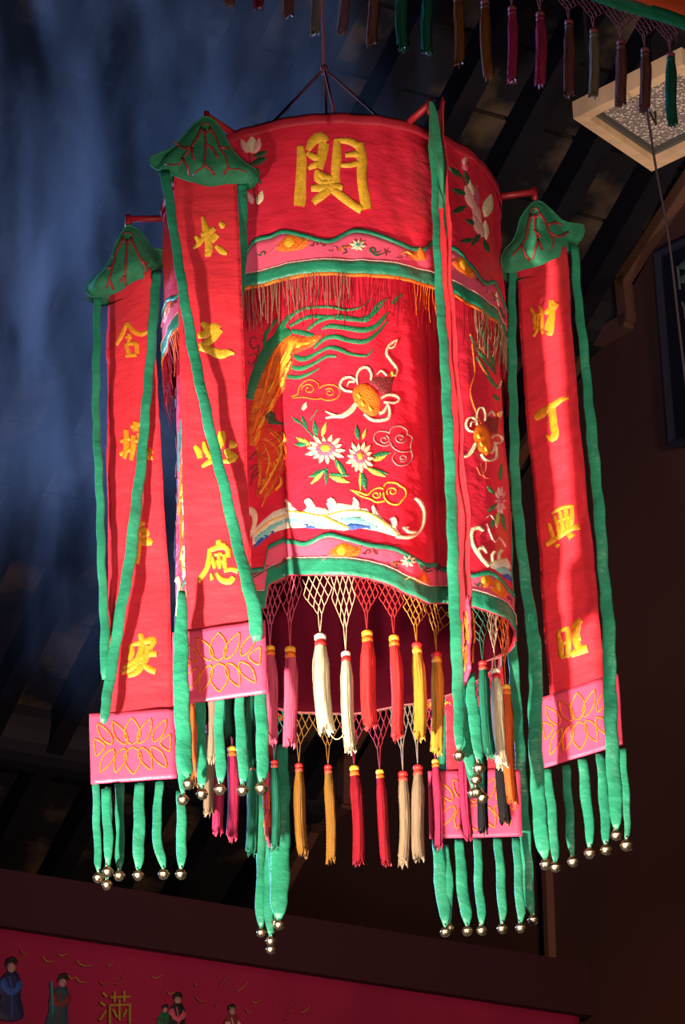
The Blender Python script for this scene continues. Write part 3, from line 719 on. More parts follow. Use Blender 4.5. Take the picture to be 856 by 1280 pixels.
# left scroll clouds seen in the shaded edge
mb = MB()
for sset in ([[(322, 424, 1.6), (316, 422, 2), (313, 430, 2), (318, 437, 2), (324, 432, 2), (322, 446, 2), (316, 456, 2), (310, 452, 1.6)], [(311, 446, 1.5), (320, 443, 2), (322, 452, 2), (315, 458, 1.5)]],
             [[(312, 575, 2), (322, 565, 2.4), (330, 572, 2), (326, 584, 2), (318, 590, 2), (314, 606, 2)], [(313, 588, 2), (320, 582, 2), (326, 586, 2), (318, 598, 1.5)]]):
    mb = MB()
    for st_ in sset: stroke(mb, Slow, st_, (-.5, 4.2), .0016, 0, step=2)
    mb.build('embroidered_scroll', [PURPLE], panels[5])
mb = MB()
ribbon_l = [[(447, 482, 2), (446, 470, 3), (451, 461, 3.5), (459, 460, 3.5), (464, 468, 3.5), (463, 477, 3)], [(440, 490, 3), (430, 488, 3.5), (425, 482, 3.5), (429, 474, 3.5), (438, 472, 3), (447, 478, 2)],
            [(434, 484, 2), (436, 478, 2.5), (443, 478, 2)], [(445, 505, 6), (438, 514, 7), (428, 520, 6), (418, 521, 4), (407, 523, 2)], [(421, 521, 4), (414, 518, 3), (407, 515, 1.5)],
            [(475, 499, 3), (484, 494, 3.5), (494, 495, 3.5), (499, 500, 3), (492, 504, 3), (479, 503, 3)], [(455, 518, 3), (464, 525, 4), (475, 526, 4), (485, 523, 4), (487, 514, 3.5), (484, 505, 2.5)], [(473, 518, 4), (480, 514, 4), (484, 506, 2)],
            [(493, 472, 3.5), (496, 462, 3.5), (489, 452, 3.5), (483, 443, 3.5), (485, 434, 3.5), (491, 428, 3), (496, 425, 1.4)], [(485, 436, 2), (492, 434, 2.4), (496, 426, 1)], [(470, 470, 2), (476, 464, 2.5), (483, 470, 2)]]
def charm(gshift, ox, oy, sx, panel, g):
    f = lambda L: [(ox+(p[0]-465)*sx, oy+(p[1]-495))+((p[2]*(sx if sx > .7 else .75),) if len(p) > 2 else ()) for p in L]
    mb = MB()
    fill(mb, Slow, f([(460, 477), (470, 471), (484, 472), (491, 470), (490, 484), (487, 493), (476, 492), (468, 483)]), g, .0016, 1, shifts=gshift)
    fill(mb, Slow, f([(441, 488), (452, 480), (462, 482), (472, 492), (475, 505), (474, 516), (464, 521), (452, 514), (443, 503)]), g, .0030, 0, shifts=gshift)
    for s in ribbon_l: stroke(mb, Slow, f(s), g, .0026, 2, shifts=gshift, step=2.5)
    for x, y in ((448, 496), (453, 506), (462, 512)): stroke(mb, Slow, f([(x-1.5, y-2, 3), (x, y, 4.5), (x+2, y+3, 3)]), g, .0052, 3, shifts=gshift)
    stroke(mb, Slow, f([(489, 466, 3), (491, 471, 3)]), g, .004, 3, shifts=gshift)
    build_all(mb, 'embroidered_ribboned_gourd', [ORANGE, PURPLE, CREAM, GOLDY], panels if panel is mainp else [panel])
charm(SH, 465, 495, 1, mainp, (.1, 4.25))
charm((0,), 606, 545, .62, panels[1], (.95, 4.2))
# peonies
mb = MB(); gp = (-.05, 4.15)
def peony(x, y, rx, ry, g, sh):
    for i in range(14):
        a = 2*pi*i/14+.1; r = 1+.12*sin(i*2.3)
        stroke(mb, Slow, [(x+cos(a)*rx*.45, y+sin(a)*ry*.45, 4), (x+cos(a)*rx*.78*r, y+sin(a)*ry*.78*r, 6), (x+cos(a)*rx*1.05*r, y+sin(a)*ry*1.05*r, .8)], g, .0024, 0, shifts=sh)
    fill(mb, Slow, [(x+cos(a)*rx*.62, y+sin(a)*ry*.62) for a in [i*pi/6 for i in range(12)]], g, .0034, 1, shifts=sh)
    fill(mb, Slow, [(x+cos(a)*rx*.34, y+sin(a)*ry*.38) for a in [i*pi/4 for i in range(8)]], g, .0048, 2, shifts=sh, grid=3)
leaves = [(388, 557, 20, 8, 3.65, 1), (384, 556, 16, 7, 3.15, 0), (396, 546, 20, 8, -1.75, 0), (402, 546, 18, 6, -1.25, 1), (448, 550, 18, 7, -1.75, 0), (453, 550, 14, 5, -1.25, 1),
          (410, 587, 26, 8, 2.75, 0), (404, 590, 22, 6, 2.35, 1), (418, 574, 26, 9, .95, 0), (420, 576, 22, 5, 1.15, 1), (412, 596, 26, 8, .3, 1), (412, 593, 24, 5, .1, 0), (408, 585, 22, 5, 1.6, 0),
          (466, 570, 22, 8, -.15, 0), (466, 576, 18, 7, -.35, 1), (458, 585, 26, 8, .45, 1), (464, 586, 22, 5, .35, 0), (452, 590, 24, 9, 1.35, 0), (450, 592, 22, 4, 1.55, 1), (376, 530, 14, 5, -2.5, 0), (384, 536, 18, 5, -2.0, 0)]
for x, y, L, w, a, m_ in leaves: stroke(mb, Slow, [(x, y, 1.5), (x+cos(a)*L*.45, y+sin(a)*L*.45, w), (x+cos(a)*L, y+sin(a)*L, .7)], gp, .0018, 3+m_, shifts=SH)
for s in ([(375, 528, 1.5), (386, 540, 2), (396, 552, 2)], [(387, 526, 1), (392, 520, 1.4), (396, 513, 1)]): stroke(mb, Slow, s, gp, .0014, 3, shifts=SH)
stroke(mb, Slow, [(378, 513, 3), (381, 508, 6), (383, 504, 1)], gp, .002, 0, shifts=SH)
peony(407, 562, 23, 17, gp, SH); peony(450, 572, 16, 18, gp, SH)
build_all(mb, 'embroidered_peonies', [CREAM, MAGENTA, GOLDY, GTHR, LIME], panels)
mb = MB(); gp = (.95, 4.1)
for x, y, L, w, a, m_ in [(617, 618, 14, 6, -2.3, 3), (620, 630, 16, 6, 2.4, 3), (622, 640, 20, 6, 1.7, 4), (624, 600, 20, 5, -1.5, 3), (618, 646, 16, 6, 1.9, 3), (626, 640, 24, 5, 1.4, 3)]:
    stroke(mb, Slow, [(x, y, 1.5), (x+cos(a)*L*.45, y+sin(a)*L*.45, w), (x+cos(a)*L, y+sin(a)*L, .7)], gp, .0018, m_)
for i in range(10):
    a = 2*pi*i/10; x, y = 624, 626
    stroke(mb, Slow, [(x+cos(a)*2, y+sin(a)*6, 3), (x+cos(a)*5, y+sin(a)*13, 4), (x+cos(a)*7, y+sin(a)*18, .8)], gp, .0024, 0)
fill(mb, Slow, [(624+cos(a)*3.4, 626+sin(a)*8) for a in [i*pi/4 for i in range(8)]], gp, .004, 1, grid=3)
mb.build('embroidered_peonies', [PPINK, MAGENTA, GOLDY, GTHR, LIME], panels[1])
# clouds
def cloud(strokes, m_, panel, g, sh=(0,), name='embroidered_cloud'):
    mb = MB()
    for s in strokes: stroke(mb, Slow, s, g, .0015, 0, shifts=sh, step=2)
    build_all(mb, name, m_, panels if panel is mainp else [panel])
def sp_(cx, cy, r, a0, d=1, turns=1.25, w=1.7):
    return [(cx+r*(1-.72*t)*cos(a0+d*2*pi*turns*t), cy+r*.8*(1-.72*t)*sin(a0+d*2*pi*turns*t), w) for t in [i/12 for i in range(13)]]
c1 = [[(487, 556, 1.6), (480, 558, 1.8), (470, 554, 1.8), (467, 547, 1.8), (472, 540, 1.8), (482, 540, 1.8), (487, 542, 1.8)], sp_(480, 550, 7, -1.2), [(486, 542, 1.8), (490, 535, 1.8), (499, 533, 1.8), (508, 538, 1.8), (509, 545, 1.8)],
      [(508, 542, 1.8), (515, 548, 1.8), (513, 556, 1.8), (512, 564, 1.8), (500, 565, 1.6), (491, 560, 1.6), (487, 553, 1.6)], sp_(500, 548, 8, .4), [(494, 566, 1.5), (490, 574, 1.5), (497, 582, 1.6), (508, 581, 1.6), (515, 573, 1.6), (513, 562, 1.5)], sp_(503, 573, 6, 2.2, -1)]
cloud(c1, mat('grey_pink_thread', (.35, .17, .16, 1), .5), mainp, (.15, 4.2), SH)
c2 = [[(438, 613, 1.2), (450, 616, 2.2), (459, 619, 2.2), (466, 613, 2), (474, 610, 2), (479, 612, 2)], [(479, 610, 2), (483, 604, 2.2), (494, 604, 2.2), (500, 608, 2.2), (506, 612, 2.2), (507, 620, 2.2), (502, 626, 2.2), (497, 631, 2.2), (488, 630, 2.2), (481, 624, 2.2), (479, 616, 2)],
      [(440, 614, 1.2), (452, 621, 2), (462, 624, 2), (470, 628, 2.2), (480, 627, 2)], sp_(490, 615, 7.5, 2.4), sp_(470, 619, 6, -.6, 1)]
cloud(c2, GOLDY, mainp, (.15, 4.05), SH)
c3 = [[(364, 496, 1.4), (372, 493, 1.8), (374, 485, 1.8), (380, 478, 1.8), (388, 475, 1.8), (397, 479, 1.8), (399, 486, 1.8)], sp_(386, 487, 9, 2.9, 1, w=1.6), [(399, 486, 1.8), (406, 482, 1.8), (418, 482, 1.8), (425, 489, 1.8), (421, 498, 1.8), (410, 501, 1.8), (400, 498, 1.6)], sp_(412, 491, 7, -2.4, 1, w=1.6), [(366, 498, 1.4), (380, 497, 1.8), (390, 499, 1.8), (402, 499, 1.4)]]
cloud(c3, ORANGE, mainp, (-.1, 4.25), SH)
c4 = [[(594, 572, 1.4), (600, 566, 1.6), (606, 574, 1.6), (606, 588, 1.6), (600, 594, 1.6), (595, 584, 1.4)], [(600, 580, 1.4), (604, 596, 1.4), (614, 598, 1.4)], [(598, 670, 1.6), (606, 660, 1.6)]]
cloud(c4, mat('dull_copper2', (.45, .08, .04, 1), .5), panels[1], (.9, 4.1))
# right hand face: green feathers, gold outlines
mb = MB(); gr = (.95, 4.35)
for s in ([(588, 420, 3), (594, 435, 5), (604, 447, 6), (614, 460, 5), (619, 468, 2)], [(600, 412, 3), (606, 428, 6), (611, 442, 6), (617, 458, 2)], [(616, 494, 4), (622, 500, 5)], [(594, 447, 2), (604, 460, 4), (612, 474, 5), (621, 486, 3)]): stroke(mb, Slow, s, gr, .002, 0)
for s in ([(586, 418, 1), (596, 432, 1.6), (606, 444, 1)], [(594, 446, 1), (604, 464, 1.6), (616, 480, 1)], [(589, 430, 1.2), (592, 465, 1.4), (587, 488, 1.4), (590, 505, 1.2), (600, 530, 1)]): stroke(mb, Slow, s, gr, .0018, 1)
mb.build('embroidered_phoenix', [GTHR, DORANGE], panels[1])
# waves
mb = MB(); gw = (-.1, 4.0)
fill(mb, Slow, [(316, 664), (330, 650), (342, 640), (358, 634), (358, 624), (364, 632), (374, 640), (381, 638), (384, 634), (380, 628), (386, 624), (392, 628), (394, 634), (406, 636), (412, 640), (408, 630), (412, 626), (420, 630), (428, 630), (440, 632), (441, 626), (446, 630), (450, 636), (458, 636), (466, 645), (464, 634), (470, 636), (474, 644), (484, 654), (490, 657), (488, 650), (494, 647), (494, 658), (500, 668), (506, 672), (494, 671), (470, 664), (446, 660), (430, 664), (404, 660), (380, 660), (358, 661), (338, 668), (316, 682)], gw, .0020, 0, shifts=SH, smooth=False)
fill(mb, Slow, [(318, 672), (332, 660), (346, 652), (358, 648), (376, 648), (396, 652), (414, 661), (400, 661), (380, 657), (360, 657), (344, 664), (322, 680)], gw, .0030, 1, shifts=SH)
fill(mb, Slow, [(322, 676), (338, 665), (348, 660), (346, 664), (330, 676), (318, 686)], gw, .0042, 2, shifts=SH)
fill(mb, Slow, [(372, 656), (384, 655), (398, 661), (380, 660)], gw, .0042, 2, shifts=SH, grid=3)
fill(mb, Slow, [(416, 652), (430, 646), (448, 646), (462, 652), (474, 658), (486, 667), (468, 662), (446, 658), (432, 657)], gw, .0030, 1, shifts=SH)
fill(mb, Slow, [(430, 658), (440, 654), (456, 656), (472, 663), (452, 661), (438, 663)], gw, .0042, 2, shifts=SH, grid=3)
for s in ([(358, 640, 1.6), (380, 642, 2), (404, 646, 2), (430, 640, 1.8), (458, 642, 2), (480, 655, 2), (496, 669, 1.4)], [(404, 646, 3), (420, 654, 3.5), (436, 661, 3)], [(320, 668, 2), (340, 652, 2), (358, 645, 1.6)]): stroke(mb, Slow, s, gw, .0040, 3, shifts=SH)
for s in ([(366, 640, 3), (362, 631, 5), (357, 626, 3)], [(384, 640, 3), (390, 632, 5), (387, 625, 4), (381, 627, 3)], [(412, 640, 4), (418, 631, 6), (414, 624, 4), (409, 627, 3)], [(444, 640, 3), (447, 630, 5), (442, 623, 3)], [(486, 664, 3), (494, 656, 5), (492, 648, 4), (487, 651, 3)], [(462, 648, 3), (468, 640, 5), (466, 633, 3)]): stroke(mb, Slow, s, gw, .0028, 0, shifts=SH, step=2.5)
for s in ([(494, 671, 4), (510, 672, 5), (522, 667, 4), (529, 655, 4), (530, 640, 4), (525, 628, 6), (518, 623, 3)], [(520, 666, 4), (510, 665, 5), (504, 660, 4), (510, 660, 2)]): stroke(mb, Slow, s, gw, .0028, 4, shifts=SH)
build_all(mb, 'embroidered_waves', [WHITE, AQUA, BLUE, GOLDY, CREAM], panels)
mb = MB(); gw = (1.0, 3.98)
for s in ([(610, 708, 5), (600, 697, 5), (592, 685, 5), (588, 673, 5), (590, 662, 5), (597, 659, 6), (603, 664, 3)], [(602, 700, 3), (596, 688, 5), (602, 684, 6), (607, 692, 2)]): stroke(mb, Slow, s, gw, .0026, 0)
for s in ([(610, 706, 5), (620, 702, 5), (632, 700, 5)], [(614, 704, 3), (614, 694, 4), (617, 690, 4)], [(622, 702, 3), (623, 692, 4), (626, 688, 4)]): stroke(mb, Slow, s, gw, .003, 0)
fill(mb, Slow, [(611, 708), (622, 701), (635, 701), (637, 712), (628, 710), (618, 712)], gw, .003, 1); fill(mb, Slow, [(618, 712), (628, 708), (637, 714), (638, 724), (630, 720)], gw, .004, 2, grid=3); fill(mb, Slow, [(626, 720), (632, 716), (639, 722), (639, 727)], gw, .005, 3, grid=3)
for s in ([(607, 648, 1.4), (611, 643, 1.8), (616, 650, 1.8), (620, 660, 1.6)], [(607, 655, 1.8), (612, 668, 2), (617, 678, 1.8), (622, 672, 1.8), (628, 678, 2), (631, 684, 1.5)]): stroke(mb, Slow, s, gw, .002, 4)
mb.build('embroidered_waves', [CREAM, WHITE, AQUA, BLUE, PPINK], panels[1])

# ---- arms, cords
ARMPHI = [PH0+radians(d) for d in (-120, -60, 0, 60, 120, 180)]
TIPS = []
ex = {0: (160, 274), 1: (258, 145), 2: (537, 130), 3: (668, 240)}
for i, ph in enumerate(ARMPHI):
    tip = Vector((KR*sin(ph), LD-KR*cos(ph), ZT))
    if i in ex: tip = at_Z(ex[i][0], ex[i][1], ZT)
    TIPS.append(tip)
    mb = MB(); a = Vector((.27*sin(ph), LD-.27*cos(ph), ZT)); d = tip-a
    mb.tube([a, tip], .0062, 8); mb.tube([tip+Vector((0, 0, .008)), tip-Vector((0, 0, .02))], .0055, 8)
    mb.build('bracket_arm', REDPAINT, lant)
apex = at_Y(405, 86, LD)
mb = MB(); mb.tube([Vector((.29*sin(a), LD-.29*cos(a), ZT)) if False else None for a in ()] or [apex+Vector((0, 0, -.01)), apex+Vector((0, 0, .005))], .007, 8)
mb.build('cord_knot', CORD, lant)
for a in (radians(-98), radians(98), radians(2), radians(180)):
    mb = MB(); mb.tube([apex, Vector((.292*sin(a), LD-.292*cos(a), ZT))], .0026, 6); mb.build('suspension_cord', CORD, lant)
zr = roof_z(apex)-.1
mb = MB(); mb.tube([apex, apex+Vector((0, 0, .5)), Vector((apex.x, apex.y, zr))], .0030, 6); mb.build('hanging_cord', CORD, lant)
# hub spokes of the hoop
mb = MB()
for a in (radians(0), radians(60), radians(120)): mb.tube([Vector((.29*sin(a), LD-.29*cos(a), ZT-.012)), Vector((-.29*sin(a), LD+.29*cos(a), ZT-.012))], .004, 6)
mb.build('hoop_spokes', REDPAINT, lant)

# ---- tassels of the lantern
GB, RB = [GOLDY, ORANGE], [SILK['red'], CREAM]
RR = [mat('red_binding', (.55, .02, .02, 1), .5), mat('red_binding2', (.50, .05, .03, 1), .5)]
RW = [WHITE, mat('red_binding', (.55, .02, .02, 1), .5)]
YB = [mat('red_binding', (.55, .02, .02, 1), .5), GOLDY]
def near_tassels(L):
    tops = []
    for (x0, y0, x1, y1, c, bind, wpx) in L:
        a, z = solve(Slow, x0, y0, (max(-1.2, min(1.1, (x0-425)/215)), 3.85)); tops.append((a, z))
    for i, ((x0, y0, x1, y1, c, bind, wpx), (a, z)) in enumerate(zip(L, tops)):
        P = Slow(a, z); Q = at_Y(x1, y1, P.y)
        t = tassel_mesh(P, Q, c, wpx*.5*5.15/4000, bind, lant)
        aL = (a+tops[i-1][0])/2 if i and a-tops[i-1][0] < .4 else a-.09
        aR = (a+tops[i+1][0])/2 if i < len(tops)-1 and tops[i+1][0]-a < .4 else a+.09
        net_mesh(Slow, a, z, aL, aR, hemL((aL+aR)/2)+.002, NETD[c], lant)
near_tassels([(245, 838, 243, 978, 'brown', RR, 10), (266, 822, 266, 950, 'tan', RR, 12), (288, 815, 288, 920, 'green', RR, 13), (314, 811, 315, 958, 'green', RR, 13),
              (337.5, 807, 343, 925, 'pink', GB, 13), (362.5, 808, 366.5, 930, 'pink', GB, 15), (400, 792, 405, 914, 'white', RW, 16), (432, 814, 438, 938, 'white', RW, 13),
              (458.5, 788, 465, 908, 'red', GB, 15), (492, 794, 500, 921, 'red', GB, 14), (520.5, 803, 527, 922, 'yellow', YB, 14), (545.5, 815, 550, 941, 'yellow', YB, 14),
              (603, 826, 611, 945, 'green', RR, 12), (619, 836, 628, 958, 'white', RW, 13), (632, 856, 640, 1002, 'orange', GB, 13)])
mb = MB()   # loose thread looping between the two cream tassels
mb.tube([at_Y(x, y, Slow(0, 3.8).y-.006) for x, y, _ in spline([(409, 905, 1), (412, 916, 1), (419, 924, 1), (427, 921, 1), (432, 909, 1)], 3)], .0009, 5)
mb.build('loose_thread', CREAM, lant)
def far_tassels(L):
    tops = [solve(Slow, x0, y0, (pi-math.asin(max(-.99, min(.99, (x0-425)/215))), 3.75)) for (x0, y0, *_) in L]
    tops = [((a if a > 0 else a+2*pi), z) for a, z in tops]
    for i, ((x0, y0, x1, y1, c, bind, wpx), (a, z)) in enumerate(zip(L, tops)):
        P = Slow(a, z); Q = at_Y(x1, y1, P.y)
        tassel_mesh(P, Q, c, wpx*.5*5.65/4000, bind, lant)
        aL = (a+tops[i-1][0])/2 if i and abs(a-tops[i-1][0]) < .4 else a+.09
        aR = (a+tops[i+1][0])/2 if i < len(tops)-1 and abs(tops[i+1][0]-a) < .4 else a-.09
        am = (aL+aR)/2; am = (am+pi) % (2*pi)-pi
        net_mesh(Slow, a, z, aL, aR, hemL(am)+.008, NETD[c], lant, name='net')
far_tassels([(245, 880, 245, 980, 'ochre', RR, 9), (262, 905, 264, 1016, 'tan', RR, 11), (274, 925, 275, 1040, 'magenta', GB, 11), (290, 933, 292.5, 1047, 'magenta', GB, 13), (314, 951, 317, 1066, 'green', RR, 12), (343, 950, 345, 1060, 'green', RR, 10),
             (373.5, 954, 378, 1069, 'ochre', RR, 11), (410, 956, 415, 1076, 'ochre', RR, 11), (442.5, 957, 451, 1078, 'crimson', GB, 13), (474.5, 962, 484, 1079, 'crimson', GB, 11),
             (503.5, 964, 506, 1080, 'tan', RR, 13), (522, 956, 525, 1073, 'tan', RR, 13), (544, 949, 551, 1058, 'magenta', GB, 10), (577, 935, 583, 1048, 'magenta', GB, 10), (601, 920, 607, 1039, 'black', RR, 11), (624, 905, 631, 1028, 'black', RR, 11)])

# ================================================================ THE SIX BANNERS
def hang_angle(p1, p2, z):
    P, Q = at_Z(*p1, z), at_Z(*p2, z); return math.atan2(Q.y-P.y, Q.x-P.x)
PQ = [[(112, 904), (219, 897), (221, 980), (115, 988)], [(216, 793), (333, 777), (334, 867), (217, 884)], None, [(676, 882), (772, 852), (782, 941), (677, 972)], [(535, 975), (650, 972), (651, 1055), (538, 1058)], None]
def px2m(px, P): return px*(P-CP).dot(CF)/FPX
ZPT = None
cA = at_Y(274.5, 785, TIPS[1].y); ZPT = cA.z; cAb = at_Y(275.5, 875.5, TIPS[1].y); ZPB = cAb.z
thA = hang_angle(PQ[1][0], PQ[1][1], ZPT)
WPCH = px2m(117, cA)/cos(thA)*1.0; WSTR = WPCH*.685
def ruled(rows, Y, width, sign):
    """vertical cloth surface whose facing turns slowly with height; rows (xl, xr, y)"""
    T = []
    for xl, xr, y in rows:
        P = at_Y((xl+xr)/2, y, Y); w = px2m(xr-xl, P); th = sign*math.acos(max(.02, min(1, w/width)))
        T.append((P.z, P.x, th))
    T.sort(); TX = [(z, x) for z, x, t in T]; TT = [(z, t) for z, x, t in T]
    def S(s, z, off=0):
        th = tab(TT, z); x = tab(TX, z)
        w = Vector((cos(th), sin(th), 0)); n = Vector((sin(th), -cos(th), 0))
        k = .0035*noise.noise(Vector((s*18+Y*31, Y*7, z*13)))+.0055*noise.noise(Vector((s*5+z*6, Y*9, z*5)))+.0015*noise.noise(Vector((s*60, Y*3, z*40)))+.004*max(0, noise.noise(Vector((s*9+z*9, Y*5, z*38))))*(abs(s)/width*2)
        return Vector((x, Y, z))+w*s+n*(off+k*min(1, abs(.01)*100))
    return S
def cloth(S, s0, s1, z0, z1, name, m_, parent, off=0, ns=14, nz=70, solid=.0025):
    mb = MB(); mb.grid([[S(lerp(s0, s1, i/ns), lerp(z0, z1, j/nz), off) for i in range(ns+1)] for j in range(nz+1)])
    return mb.build(name, m_, parent, solid=solid)
def pouch_petals():
    P = []
    def pet(bx, by, tx, ty, w, bend=0):
        n = 12; L = math.hypot(tx-bx, ty-by); ux, uy = (tx-bx)/L, (ty-by)/L; nx, ny = -uy, ux; pts = []
        for sgn in (1, -1):
            rng = range(n+1) if sgn == 1 else range(n-1, 0, -1)
            for i in rng:
                t = i/n; ww = w*sin(pi*min(1, t**.85))**.8*(1-.15*t)*sgn; b = bend*sin(pi*t)
                pts.append((bx+ux*L*t+nx*(ww+b), by+uy*L*t+ny*(ww+b)))
        return pts
    P += [pet(.5, .48, .5, .06, .105), pet(.5, .52, .5, .94, .115)]
    for m in (1, -1):
        f = lambda u: .5+m*(u-.5)
        P += [pet(f(.42), .47, f(.26), .10, .075), pet(f(.24), .46, f(.07), .12, .065), pet(f(.40), .53, f(.28), .90, .075), pet(f(.26), .54, f(.09), .88, .07)]
        P += [[(f(.16), .48), (f(.03), .36), (f(-.01+.04), .5), (f(.05), .62)]]
    return P
PETALS = pouch_petals()
def rib(parent, pts, Y, m_=None, bell=True, th=.32, wob=1.0, bx=0, bs=1.0):
    """flattened cloth tube following photo points (x, y, width px) in the vertical plane Y"""
    sp = spline(pts, 7); P = []; R_ = []; rnd = random.Random(int(pts[0][0]*13+pts[-1][1]))
    ph = rnd.uniform(0, 9)
    for i, p in enumerate(sp):
        q = at_Y(p[0]+.6*sin(i*.9+ph), p[1], Y); q.y += .004*sin(i*.37+ph)
        P.append(q); R_.append(px2m(p[2], q)*.5*(1+.10*noise.noise(Vector((i*.55, ph, 0)))*wob))
    R_[-1] *= .55; R_[-2] *= .9
    mb = MB(); n = len(P); seg = 14; rows = []
    for i, c in enumerate(P):
        t = (P[min(i+1, n-1)]-P[max(i-1, 0)]).normalized(); a = Vector((1, 0, 0)); a = (a-t*a.dot(t)).normalized(); b = t.cross(a)
        tw = .25*sin(i*.21+ph); a2 = a*cos(tw)+b*sin(tw); b2 = t.cross(a2)
        rows.append([c+a2*(R_[i]*cos(2*pi*k/seg))+b2*(R_[i]*th*sin(2*pi*k/seg)*(1+.25*noise.noise(Vector((i*.6, k*.9, ph))))) for k in range(seg)])
    mb.grid(rows, closed=True); mb.f.append(tuple(range(seg))[::-1]); mb.m.append(0); mb.f.append(tuple((n-1)*seg+k for k in range(seg))); mb.m.append(0)
    o = mb.build('ribbon', m_ or GREEN, parent)
    if bell: put_bell(o, P[-1]+Vector((px2m(bx, P[-1]), 0, 0)), bs)
    return o
def bell_mesh():
    mb = MB(); r = .0088
    prof = [(0.0003, r)]+[(r*sin(a), r*cos(a)) for a in [pi*i/14 for i in range(1, 7)]]+[(r*1.10, r*.10), (r*1.10, -r*.10)]+[(r*sin(a), r*cos(a)) for a in [pi*i/14 for i in range(8, 14)]]+[(.0003, -r)]
    mb.lathe(prof, (0, 0, -r), 20, 0)
    mb.tube([Vector((.0032*cos(a), 0, .0022+.0032*sin(a))) for a in [2*pi*i/12 for i in range(13)]], .0009, 6, cap=False)
    mb.tube([Vector((r*1.01*sin(a), -.0, -r-r*1.01*cos(a))) for a in [-1.1+2.2*i/10 for i in range(11)]], .0010, 5, 1)
    mb.tube([Vector((0, r*1.01*sin(a), -r-r*1.01*cos(a))) for a in [-1.1+2.2*i/10 for i in range(11)]], .0010, 5, 1)
    for sx in (-1, 1): mb.lathe([(.0002, .0012), (.0014, .0008), (.0016, 0), (.0014, -.0008), (.0002, -.0012)], (r*.78*sx, 0, -r*1.62), 8, 1)
    return mb.mesh('bell', [BRASS, DARK])
BELL = bell_mesh()
def put_bell(parent, P, s=1.0):
    o = bpy.data.objects.new('bell', BELL); COL.objects.link(o); o.parent = parent; o.matrix_parent_inverse = world_inv(parent)
    o.location = P+Vector((0, 0, -.001)); o.rotation_euler = (0, 0, random.uniform(0, 3)); o.scale = (s, s, s); return o
def leaf_cap(parent, outline, apex_px, veins, Y, g, depth=.05):
    S = lambda a, b, off=0: Vector((a, Y-.012-off, b))
    ax, ay = apex_px; yb = max(p[1] for p in outline)
    xs0, xs1 = min(p[0] for p in outline), max(p[0] for p in outline)
    def shape(x, y, e): 
        t = max(0, min(1, (y-ay)/(yb-ay))); half = 14+t*(xs1-xs0)*.5
        u = min(1, abs(x-ax)/half); return depth*(.25+.75*t)*sqrt(max(0, 1-u*u))*min(1, .35+e/16)*(1+.10*sin(x*.16))-.0
    mb = MB(); fill(mb, S, outline, g, mi=0, shape=shape, grid=5)
    Sb_ = lambda a, b, off=0: Vector((a, Y-.010+off, b))
    fill(mb, Sb_, outline, g, mi=0, shape=shape, grid=5)
    cap = mb.build('leaf_cap', LEAF, parent)
    me = cap.data
    from mathutils.bvhtree import BVHTree
    bv = BVHTree.FromPolygons([v.co.copy() for v in me.vertices], [tuple(p.vertices) for p in me.polygons])
    def hit(x, y):
        d = ray(x, y).normalized(); h = bv.ray_cast(CP, d); return (h[0]-d*.0016) if h[0] else at_Y(x, y, Y-.03)
    mb = MB()
    for v in veins:
        sp = spline([p+(4.0-.4*i,) if len(p) < 3 else p for i, p in enumerate(v)], 4); n = len(sp)
        pts = [hit(p[0], p[1]) for p in sp]
        mb.tube(pts, [max(.0008, px2m(p[2], q)*.5) for p, q in zip(sp, pts)], 6)
    mb.tube([hit(ax+6*cos(a), ay+10+6*sin(a)) for a in [2*pi*i/12 for i in range(13)]], .0014, 6, cap=False)
    mb.build('veins', VEIN, cap)
    # rolled edge
    mb = MB(); ol = spline([p+(1,) for p in outline], 5, True); 
    ee = []
    for x, y, _ in ol+ol[:1]:
        a_, b_ = solve(S, x, y, g); ee.append(S(a_, b_, .0012+shape(x, y, 0)))
    mb.tube(ee, .0016, 6, cap=False)
    mb.build('rolled_edge', LEAF, cap)
    return cap
